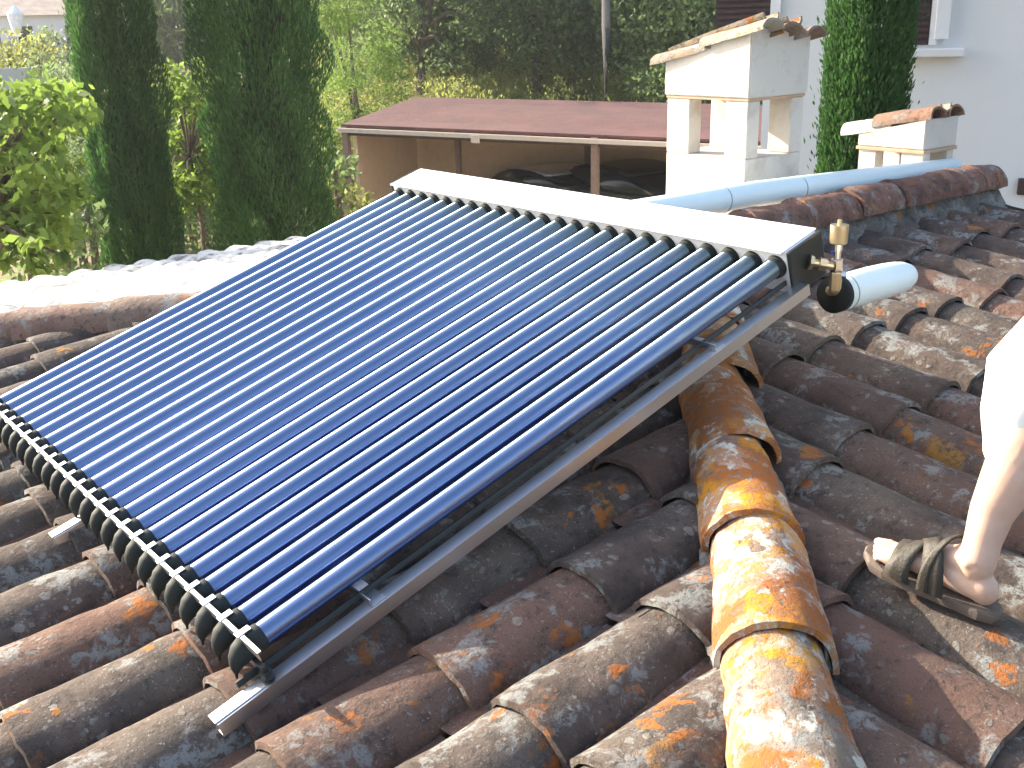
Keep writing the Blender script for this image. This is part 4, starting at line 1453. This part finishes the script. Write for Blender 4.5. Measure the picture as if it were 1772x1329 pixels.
# hanging grey branch / bare trunk in the gap
P = ground_at(268, 26, -4.4)
broad_tree('grey_tree', P, 9.5, 1.9, 22, 0.20, 60, M_GREY, 'grey trunked tree rising behind the gap between the left cypresses', trunk_r=0.15, low=0.55, bark=M_BARKG)
# hedges and bushes on the far left
def bush(px, py, d, r, mat, label, group='bushes on the far left', L=0.16, per=160, sq=0.8):
    c = at(px, py, d)
    e = empty('bush', (c.x, c.y, c.z - r * sq))
    tag(e, label, 'bush', group)
    bs = [((0, 0, r * sq), r, sq)] + [((rs.uniform(-r, r) * .8, rs.uniform(-r, r) * .8, r * sq * rs.uniform(.7, 1.3)), r * .55, sq) for _ in range(5)]
    gz = terr(c.x, c.y) - (c.z - r * sq)
    zc = r * sq - r * 0.8
    while zc > gz + 0.2:
        bs.append(((rs.uniform(-.3, .3) * r, rs.uniform(-.3, .3) * r, zc), r * 0.85, sq)); zc -= r * 0.8
    V, T = crown_leaves(bs, per, L, 0.5, 0.1)
    link('foliage', quads_mesh('foliage', V, 4, T), mat, e)
    bm = bmesh.new()
    zt = terr(c.x, c.y) - (c.z - r * sq)
    loft(bm, [(0, 0, min(-0.1, zt)), (0.05, 0, r * .9)], [0.09, 0.04], 7)
    link('stem', bm_mesh(bm), M_BARK, e)
bush(14, 84, 44, 0.5, M_GREY, 'pale bush below the white parasol at far left')
bush(72, 72, 40, 0.65, M_OAK, 'dark bush in front of the pale far house')
bush(112, 82, 36, 0.7, M_GREY, 'grey green bush touching the left cypress')
bush(62, 98, 33, 0.7, M_DRY, 'yellow green bush above the grey garden wall')
bush(12, 96, 33, 0.8, M_DRY, 'yellow green bush at the left frame edge above the grey wall')
bush(108, 130, 29, 0.75, M_OAK, 'small round dark bush at the end of the grey garden wall')
bush(80, 150, 25, 0.7, M_OAK, 'low dark bush before the grey wall')
for k, (px, py) in enumerate(((300, 330), (345, 340), (320, 300))):
    bush(px, py, 21 + k, 0.8, M_OAK, ['dark bush low in the cypress gap, left one', 'dark bush low in the cypress gap, touching the broad cypress', 'dark bush low in the cypress gap, highest of the three'][k], 'bushes in the cypress gap')
for k, (px, py) in enumerate(((577, 300), (582, 345), (30, 350), (100, 395))):
    bush(px, py, (19, 17.5, 16, 15)[k], (0.5, .45, .8, .5)[k], (M_OAK, M_DRY, M_OAK, M_OAK)[k], ['dark bush beside the left post of the carport', 'brownish low bush beside the foot of the carport post', 'dark bush behind the leafy tree at the left edge', 'dark shrub left of the leftmost cypress foot'][k], 'bushes near the cypresses')

for k, (px, py, d, r) in enumerate(((288, 395, 23, 0.55), (372, 372, 24, .8), (330, 365, 26, 0.9), (300, 215, 30, 1.6), (365, 225, 31, 1.6), (120, 300, 22, 1.0), (150, 360, 21, 0.8))):
    bush(px, py, d, r, M_OAK, ['low dark shrub right of the first cypress foot', 'dark shrub left of the broad cypress foot', 'dark shrub in the middle of the cypress gap', 'tall dark shrub behind the gap, beside the first cypress', 'tall dark shrub behind the gap, beside the broad cypress', 'dark shrub between leafy tree and first cypress', 'dark shrub low before the first cypress'][k], 'dark shrubs between the cypresses', L=0.13, per=300)
# utility pole
P = ground_at(1047, 33, 0); P.z = terr(P.x, P.y)
e = empty('utility_pole', P)
tag(e, 'tall grey wooden utility pole standing among the oaks', 'pole')
bm = bmesh.new()
loft(bm, [(0, 0, -0.3), (0.02, 0, 4), (-0.03, 0, 8.2)], [0.15, 0.13, 0.11], 12)
link('shaft', bm_mesh(bm), plain('weathered_pole', (0.085, 0.085, 0.08), 0.9, 0, 0.2), e, True)
bm = bmesh.new()
box(bm, (0, 0, 7.6), (0.9, 0.1, 0.1), Matrix.Rotation(0.8, 4, 'Z'))
link('cross_arm', bm_mesh(bm), M_BARKG, e)

# garden wall and far house at the left
a = ground_at(-120, 34, 0); b = ground_at(66, 31, 0)
gw = empty('garden_wall', (a.x, a.y, terr(a.x, a.y)))
tag(gw, 'plain blue grey garden wall behind the leafy tree at far left', 'wall')
bm = bmesh.new()
d = b - a; nrm = Vector((-d.y, d.x, 0)).normalized() * 0.2
ztop = at(40, 117, 31.5).z
lo = [bm.verts.new((q.x, q.y, -4.6)) for q in (a, b, b + nrm, a + nrm)]
hi = [bm.verts.new((q.x, q.y, ztop)) for q in (a, b, b + nrm, a + nrm)]
bm.faces.new(list(reversed(lo))); bm.faces.new(hi)
for k in range(4): bm.faces.new((lo[k], lo[(k + 1) % 4], hi[(k + 1) % 4], hi[k]))
bmesh.ops.recalc_face_normals(bm, faces=bm.faces)
obj_w('wall_body', bm, plaster('grey_wall', (0.30, 0.34, 0.36), 0.2, (0.2, 0.22, 0.22)), gw)
c0 = at(85, 40, 60)
fh = empty('far_house', (c0.x, c0.y, terr(c0.x, c0.y)))
tag(fh, 'pale far house with beige roof in the top left corner', 'house')
dr = Vector((ray(85, 40)[0], ray(85, 40)[1], 0)).normalized()
sd = Vector((dr.y, -dr.x, 0))
FM = Matrix(((sd.x, dr.x, 0, c0.x), (sd.y, dr.y, 0, c0.y), (0, 0, 1, 0), (0, 0, 0, 1)))
ze, zr_ = at(85, 26, 60).z, at(85, 4, 62).z
bm = bmesh.new()
box(bm, (0, 3, (ze - 5) / 2), (4.6, 6, ze + 5), FM)
obj_w('wall', bm, M_HOUSEW, fh)
bm = bmesh.new()
v = [bm.verts.new(FM @ Vector(q)) for q in ((-2.6, -0.3, ze), (2.6, -0.3, ze), (2.6, 6.3, ze), (-2.6, 6.3, ze), (-2.6, 3, zr_ + .5), (2.6, 3, zr_ + .5))]
for f in ((0, 1, 5, 4), (2, 3, 4, 5), (0, 4, 3), (1, 2, 5), (3, 2, 1, 0)): bm.faces.new([v[i] for i in f])
bmesh.ops.recalc_face_normals(bm, faces=bm.faces)
obj_w('roof', bm, plain('beige_roof', (0.42, 0.33, 0.26), 0.9, 0, 0.2, 2), fh)
for xx in (-1.2, 1.1):
    bm = bmesh.new()
    box(bm, (xx, -0.02, ze - 1.0), (0.8, 0.06, 1.0), FM)
    obj_w('window', bm, M_GLASSD, fh)
c0 = at(26, 38, 42)
pu = empty('folded_parasol', (c0.x, c0.y, terr(c0.x, c0.y)))
tag(pu, 'folded white parasol on a pole beside the pale far house', 'parasol')
bm = bmesh.new()
zt, zb_ = at(22, 10, 42).z, at(26, 64, 42).z
lathe(bm, [(0, 0.04), (0.25, 0.16), (0.75 * (zt - zb_), 0.27), (zt - zb_, 0.03)], (c0.x, c0.y, zb_), (0.05, 0, 1), 10)
obj_w('canopy', bm, plain('white_canvas', (0.85, 0.85, 0.85), 0.8), pu)
bm = bmesh.new()
lathe(bm, [(0, 0.03), (zb_ - terr(c0.x, c0.y) + .2, 0.03)], (c0.x, c0.y, terr(c0.x, c0.y) - .1), (0, 0, 1), 8)
obj_w('pole', bm, M_WFRAME, pu)

# ------------------------------------------------------------------ person at the right edge
def skin_mat():
    t = NT('skin')
    v = t.vec(rnd=False)
    t.col(t.ramp(t.noise(v, 18, 4), [(0.3, (0.50, 0.32, 0.235)), (0.7, (0.60, 0.40, 0.30))]))
    t.rough(0.5)
    t.b.inputs['Subsurface Weight'].default_value = 0.08
    t.b.inputs['Subsurface Radius'].default_value = (0.02, 0.008, 0.004)
    return t.m
M_SKIN = skin_mat()
M_SHOE = plain('olive_sandal_strap', (0.034, 0.027, 0.017), 0.6, 0, 0.25, 30, 0.4)
M_SOLE = plain('brown_sole', (0.12, 0.09, 0.07), 0.7, 0, 0.2, 30, 0.3)
M_TROU = plain('pale_cotton_trousers', (0.72, 0.72, 0.68), 0.85, 0, 0.05, 12, 0.2)
M_SHIRT = plain('light_blue_shirt', (0.35, 0.45, 0.60), 0.85, 0, 0.08, 12, 0.2)
M_HAIR = plain('brown_hair', (0.04, 0.025, 0.015), 0.7, 0, 0.3, 40, 0.5)
def blob(bm, c, rx, ry, rz, M=None, seg=12):
    n = 10
    mat = Matrix.Translation(c) @ (M.to_4x4() if M is not None else Matrix.Identity(4)) @ Matrix.Diagonal((rx, ry, rz, 1))
    bmesh.ops.create_uvsphere(bm, u_segments=seg, v_segments=n, radius=1.0, matrix=mat)
def chain(bm, pts, rads, n=14, up=Vector((0, 0, 1))):
    loft(bm, pts, rads, n, True, up)
    for p, r in ((pts[0], rads[0]), (pts[-1], rads[-1])):
        r0 = r if not isinstance(r, tuple) else min(r)
        blob(bm, Vector(p), r0, r0, r0)
def remeshed(name, bm, voxel, mat, parent, smooth_it=4):
    me = bm_mesh(bm)
    o = bpy.data.objects.new('tmp', me)
    COL.objects.link(o)
    m = o.modifiers.new('r', 'REMESH'); m.mode = 'VOXEL'; m.voxel_size = voxel
    s_ = o.modifiers.new('s', 'SMOOTH'); s_.factor = 0.5; s_.iterations = smooth_it
    dg = bpy.context.evaluated_depsgraph_get()
    me2 = bpy.data.meshes.new_from_object(o.evaluated_get(dg))
    bpy.data.objects.remove(o)
    me2.materials.clear(); me2.materials.append(mat)
    me2.polygons.foreach_set('use_smooth', [True] * len(me2.polygons))
    o2 = bpy.data.objects.new(name, me2)
    COL.objects.link(o2); o2.parent = parent; o2.location = -Vector(parent.location)
    return o2
FZ = zB(1.0) + 0.098                       # crest height under the foot
HEEL = Vector((1.915, 0.850, FZ - 0.016))
per = empty('person', (HEEL.x, HEEL.y, FZ))
tag(per, 'person in pale cropped trousers and olive sandals stepping on the tiles at the right edge', 'person')
def foot(bm, heel, toe_dir, s=1.0, left=True, lift=0.022):
    """heel point on the ground, toe direction; ankle about 8 cm up"""
    f = Vector(toe_dir).normalized(); up = Vector((0, 0, 1)); sd_ = f.cross(up).normalized()   # sd_ = right of the foot
    slope = Vector((0, 0, 0))
    def P(a, b, c): return heel + f * a * s + sd_ * b * s + up * (c * s + lift) + Vector((0, 0, SL * a * s * f.y * 0.9))
    inn = 1 if left else -1
    chain(bm, [P(0.028, 0, 0.032), P(0.07, 0.0, 0.036), P(0.125, 0.003 * inn, 0.035), P(0.175, 0.004 * inn, 0.027), P(0.205, 0.003 * inn, 0.019)],
          [(0.031, 0.031), (0.033, 0.036), (0.037, 0.033), (0.043, 0.024), (0.041, 0.017)], 16)
    chain(bm, [P(0.045, 0, 0.085), P(0.085, 0.003 * inn, 0.066), P(0.13, 0.005 * inn, 0.048), P(0.165, 0.005 * inn, 0.034)], [(0.033, 0.034), (0.030, 0.028), (0.030, 0.022), (0.028, 0.015)], 14)
    for j, (b, L, r) in enumerate(((0.027, 0.052, 0.0125), (0.006, 0.046, 0.0085), (-0.010, 0.040, 0.0080), (-0.024, 0.033, 0.0078), (-0.036, 0.025, 0.0080))):
        chain(bm, [P(0.198, b * inn, 0.016), P(0.200 + L * 0.55, b * inn * 1.02, 0.017), P(0.200 + L, b * inn, 0.011)], [r, r * 0.95, r * 0.88], 10)
    blob(bm, P(0.012 + 0.012, 0, 0.030), 0.027 * s, 0.027 * s, 0.031 * s)
    blob(bm, P(0.052, 0.029, 0.078), 0.008 * s, 0.010 * s, 0.012 * s)
    blob(bm, P(0.052, -0.029, 0.082), 0.008 * s, 0.010 * s, 0.012 * s)
    return P
bm = bmesh.new()
toe = Vector((-0.10, 1.0, 0))
PF = foot(bm, HEEL, toe, 1.07, True)
ankle = PF(0.045, 0, 0.085)
knee = ankle + Vector((0.185, -0.10, 0.385))
# second foot further right, on the same slope
HEEL2 = Vector((2.62, 0.50, zB(0.65) + 0.094))
PF2 = foot(bm, HEEL2, Vector((0.25, 1.0, 0)), 1.02, False)
ankle2 = PF2(0.045, 0, 0.085)
hipc = Vector((2.43, 0.76, FZ + 0.80))
hipL, hipR = hipc + Vector((-0.085, 0.0, 0)), hipc + Vector((0.085, -0.02, 0))
knee2 = ankle2.lerp(hipR, 0.5) + Vector((0.0, 0.06, 0))
knee = Vector((2.085, 0.915, -0.71))
def limb_leg(bm, an, kn, hp):
    ax_ = (kn - an)
    back = Vector((0, -1, 0)) * 0.014
    chain(bm, [an + Vector((0, 0, -0.01)), an + ax_ * 0.10, an + ax_ * 0.25, an + ax_ * 0.45 + back, an + ax_ * 0.66 + back * 1.4, an + ax_ * 0.84 + back * .8, kn],
          [(0.037, 0.041), (0.036, 0.040), (0.042, 0.046), (0.054, 0.058), (0.061, 0.065), (0.056, 0.060), (0.056, 0.058)], 20)
    th_ = hp - kn
    chain(bm, [kn, kn + th_ * 0.3, kn + th_ * 0.65, hp], [0.056, 0.068, 0.082, 0.088], 18)
limb_leg(bm, ankle, knee, hipL)
limb_leg(bm, ankle2, knee2, hipR)
fw = Vector((0.0, 1.0, 0)); rtv = Vector((1, 0, 0))
chain(bm, [hipc + Vector((0, 0, -0.02)), hipc + Vector((0, 0, 0.12)), hipc + Vector((0, 0.03, 0.28)), hipc + Vector((0, 0.06, 0.42)), hipc + Vector((0, 0.075, 0.50))],
      [(0.115, 0.155), (0.105, 0.140), (0.115, 0.165), (0.105, 0.175), (0.06, 0.10)], 20, Vector((1, 0, 0)))
neck = hipc + Vector((0, 0.09, 0.53)); headc = hipc + Vector((-0.01, 0.13, 0.675))
chain(bm, [hipc + Vector((0, 0.075, 0.48)), neck, headc + Vector((0, -0.01, -0.06))], [0.060, 0.054, 0.055], 14)
blob(bm, headc, 0.075, 0.092, 0.112, seg=20)
blob(bm, headc + Vector((0, 0.045, -0.05)), 0.052, 0.050, 0.062)
bm_nose = [headc + Vector((0, 0.088, 0.005)), headc + Vector((0, 0.104, -0.022)), headc + Vector((0, 0.090, -0.030))]
chain(bm, bm_nose, [0.010, 0.013, 0.010], 8)
for sx in (-1, 1):
    blob(bm, headc + Vector((sx * 0.078, -0.005, -0.005)), 0.010, 0.018, 0.030)
    sh = hipc + Vector((sx * 0.185, 0.07, 0.455))
    el = sh + Vector((sx * 0.10, -0.04, -0.27)); wr = el + Vector((sx * -0.05 + 0.03, 0.10, 0.21))
    chain(bm, [hipc + Vector((sx * 0.10, 0.065, 0.46)), sh, sh.lerp(el, 0.5), el, el.lerp(wr, 0.35), wr], [0.055, 0.052, 0.044, 0.036, 0.037, 0.024], 14)
    hd_ = (wr - el).normalized()
    sdh = hd_.cross(Vector((0, 0, 1))).normalized()
    chain(bm, [wr, wr + hd_ * 0.045, wr + hd_ * 0.088], [(0.020, 0.026), (0.015, 0.037), (0.012, 0.036)], 12, Vector((1, 0, 0)))
    nrmh = hd_.cross(sdh)
    for j, (b, L) in enumerate(((0.028, 0.070), (0.010, 0.078), (-0.009, 0.073), (-0.027, 0.058))):
        s0 = wr + hd_ * 0.082 + Vector((0, 0, 0)) + nrmh * b
        chain(bm, [s0, s0 + hd_ * L * 0.5 - sdh * sx * 0.004, s0 + hd_ * L * 0.9 - sdh * sx * 0.022], [0.0090, 0.0085, 0.0078], 8)
    s0 = wr + hd_ * 0.03 + nrmh * 0.026
    chain(bm, [s0, s0 + hd_ * 0.035 + nrmh * 0.022, s0 + hd_ * 0.062 + nrmh * 0.026], [0.012, 0.0105, 0.009], 8)
remeshed('body', bm, 0.0052, M_SKIN, per, 3)
def part(name, bm, mat, smooth=True):
    return obj_w(name, bm, mat, per, smooth)
# trousers: cropped, hem just above the calf
bm = bmesh.new()
def trouser(an, kn, hp, hem):
    ax_ = kn - an; th_ = hp - kn
    return ([an + ax_ * hem, an + ax_ * (hem + 0.05), an + ax_ * (hem + 0.18), kn + Vector((0, 0.01, 0)), kn + th_ * 0.3, kn + th_ * 0.7, hp + Vector((0, 0, 0.03))],
            [0.056, 0.064, 0.080, 0.090, 0.094, 0.106, 0.118])
for an_, kn_, hp_ in ((ankle, knee, hipL), (ankle2, knee2, hipR)):
    pts_, rad_ = trouser(an_, kn_, hp_, 0.62)
    chain(bm, pts_, rad_, 22)
chain(bm, [hipc + Vector((0, 0, -0.06)), hipc + Vector((0, 0, 0.05)), hipc + Vector((0, 0.01, 0.15))], [(0.135, 0.175), (0.132, 0.172), (0.118, 0.155)], 22, Vector((1, 0, 0)))
remeshed('trousers', bm, 0.009, M_TROU, per, 3)
bm = bmesh.new()
chain(bm, [hipc + Vector((0, 0, 0.08)), hipc + Vector((0, 0.01, 0.16)), hipc + Vector((0, 0.03, 0.30)), hipc + Vector((0, 0.06, 0.43)), hipc + Vector((0, 0.072, 0.49))],
      [(0.14, 0.178), (0.125, 0.160), (0.132, 0.182), (0.122, 0.19), (0.075, 0.115)], 22, Vector((1, 0, 0)))
for sx in (-1, 1):
    sh = hipc + Vector((sx * 0.185, 0.07, 0.455)); el = sh + Vector((sx * 0.10, -0.04, -0.27))
    chain(bm, [hipc + Vector((sx * 0.10, 0.065, 0.46)), sh, sh.lerp(el, 0.55)], [0.066, 0.067, 0.060], 16)
remeshed('shirt', bm, 0.009, M_SHIRT, per, 3)
bm = bmesh.new()
blob(bm, headc + Vector((0, -0.018, 0.022)), 0.083, 0.092, 0.108, seg=20)
bmesh.ops.bisect_plane(bm, geom=bm.verts[:] + bm.edges[:] + bm.faces[:], plane_co=headc + Vector((0, 0.045, 0.02)), plane_no=Vector((0, 1, -0.7)).normalized(), clear_outer=True)
part('hair', bm, M_HAIR)
for sx in (-1, 1):
    bm = bmesh.new()
    blob(bm, headc + Vector((sx * 0.030, 0.082, 0.008)), 0.011, 0.008, 0.007)
    part('eye', bm, M_WFRAME)
bm = bmesh.new()
blob(bm, headc + Vector((0, 0.092, -0.055)), 0.022, 0.006, 0.006)
part('mouth', bm, plain('lips', (0.42, 0.18, 0.15), 0.5))
# sandals
def sandal(P, inn):
    bm = bmesh.new()
    out_ = [(-0.012, 0.0), (-0.006, 0.022), (0.02, 0.034), (0.07, 0.036), (0.12, 0.040), (0.17, 0.050), (0.215, 0.049), (0.245, 0.038), (0.262, 0.018), (0.265, 0.0), (0.258, -0.022), (0.238, -0.040), (0.205, -0.049), (0.16, -0.047), (0.11, -0.040), (0.06, -0.036), (0.02, -0.033), (-0.006, -0.022)]
    rings = []
    for z, sc in ((-0.020, 0.97), (-0.012, 1.0), (-0.004, 1.0), (0.002, 0.97)):
        rings.append([bm.verts.new(P(0.12 + (a - 0.12) * sc, b * sc * inn, z + (0.012 if a > .24 else 0) * 0.6)) for a, b in out_])
    n = len(out_)
    for a_, b_ in zip(rings, rings[1:]):
        for k in range(n): bm.faces.new((a_[k], a_[(k + 1) % n], b_[(k + 1) % n], b_[k]))
    bm.faces.new(rings[0]); bm.faces.new(rings[-1])
    bmesh.ops.recalc_face_normals(bm, faces=bm.faces)
    so_ = part('sandal_sole', bm, M_SOLE, False)
    WA = ((0.02, .034), (0.05, .038), (0.10, .0425), (0.15, .0485), (0.21, .0515))
    HA = ((0.02, .13), (0.06, .109), (0.085, .100), (0.13, .078), (0.165, .059), (0.21, .043))
    def ip(tab, x):
        if x <= tab[0][0]: return tab[0][1]
        for (x0_, y0_), (x1_, y1_) in zip(tab, tab[1:]):
            if x <= x1_: return y0_ + (y1_ - y0_) * (x - x0_) / (x1_ - x0_)
        return tab[-1][1]
    def band(a0, skew, w, layer, tip=0.0):
        bm = bmesh.new()
        prev = None
        N_ = 22
        for i in range(N_ + 1):
            ph = math.pi * i / N_
            row = []
            for e_ in (0.5, 0.17, -0.17, -0.5):
                for th in (0.0, 0.0028):
                    a_ = a0 + skew * math.cos(ph) + w * e_ * (1 - 0.25 * math.sin(ph))
                    k_ = 1 + (layer * 0.0022 + th) / 0.045
                    wob = 0.0008 * math.sin(i * 1.9 + a0 * 300)
                    row.append(bm.verts.new(P(a_, ip(WA, a_) * math.cos(ph) * k_ * inn, (ip(HA, a_) * math.sin(ph) ** 0.8) * k_ - 0.002 + wob)))
            if prev:
                idx = [0, 2, 4, 6, 7, 5, 3, 1]
                for q in range(8):
                    bm.faces.new((prev[idx[q]], prev[idx[(q + 1) % 8]], row[idx[(q + 1) % 8]], row[idx[q]]))
            prev = row
        bmesh.ops.recalc_face_normals(bm, faces=bm.faces)
        part('sandal_strap', bm, M_SHOE, True)
    band(0.183, 0.006, 0.034, 0.2)
    band(0.152, -0.022, 0.050, 1.0)
    band(0.132, 0.026, 0.046, 1.8)
    band(0.092, -0.030, 0.020, 2.4)
sandal(PF, 1)
sandal(PF2, -1)

# ------------------------------------------------------------------ evening haze over the garden
hz = bpy.data.materials.new('haze_air')
hz.use_nodes = True
nt_ = hz.node_tree
nt_.nodes.remove(nt_.nodes['Principled BSDF'])
pv = nt_.nodes.new('ShaderNodeVolumePrincipled')
pv.inputs['Color'].default_value = (0.92, 0.96, 1.0, 1)
pv.inputs['Density'].default_value = HAZE
pv.inputs['Anisotropy'].default_value = 0.35
nt_.links.new(pv.outputs[0], nt_.nodes['Material Output'].inputs['Volume'])
bm = bmesh.new()
box(bm, (0, 0, 30.0), (1700, 1700, 76.0))
o = link('haze', bm_mesh(bm), hz)
tag(o, 'thin warm evening haze over the garden and the far trees', kind='stuff')
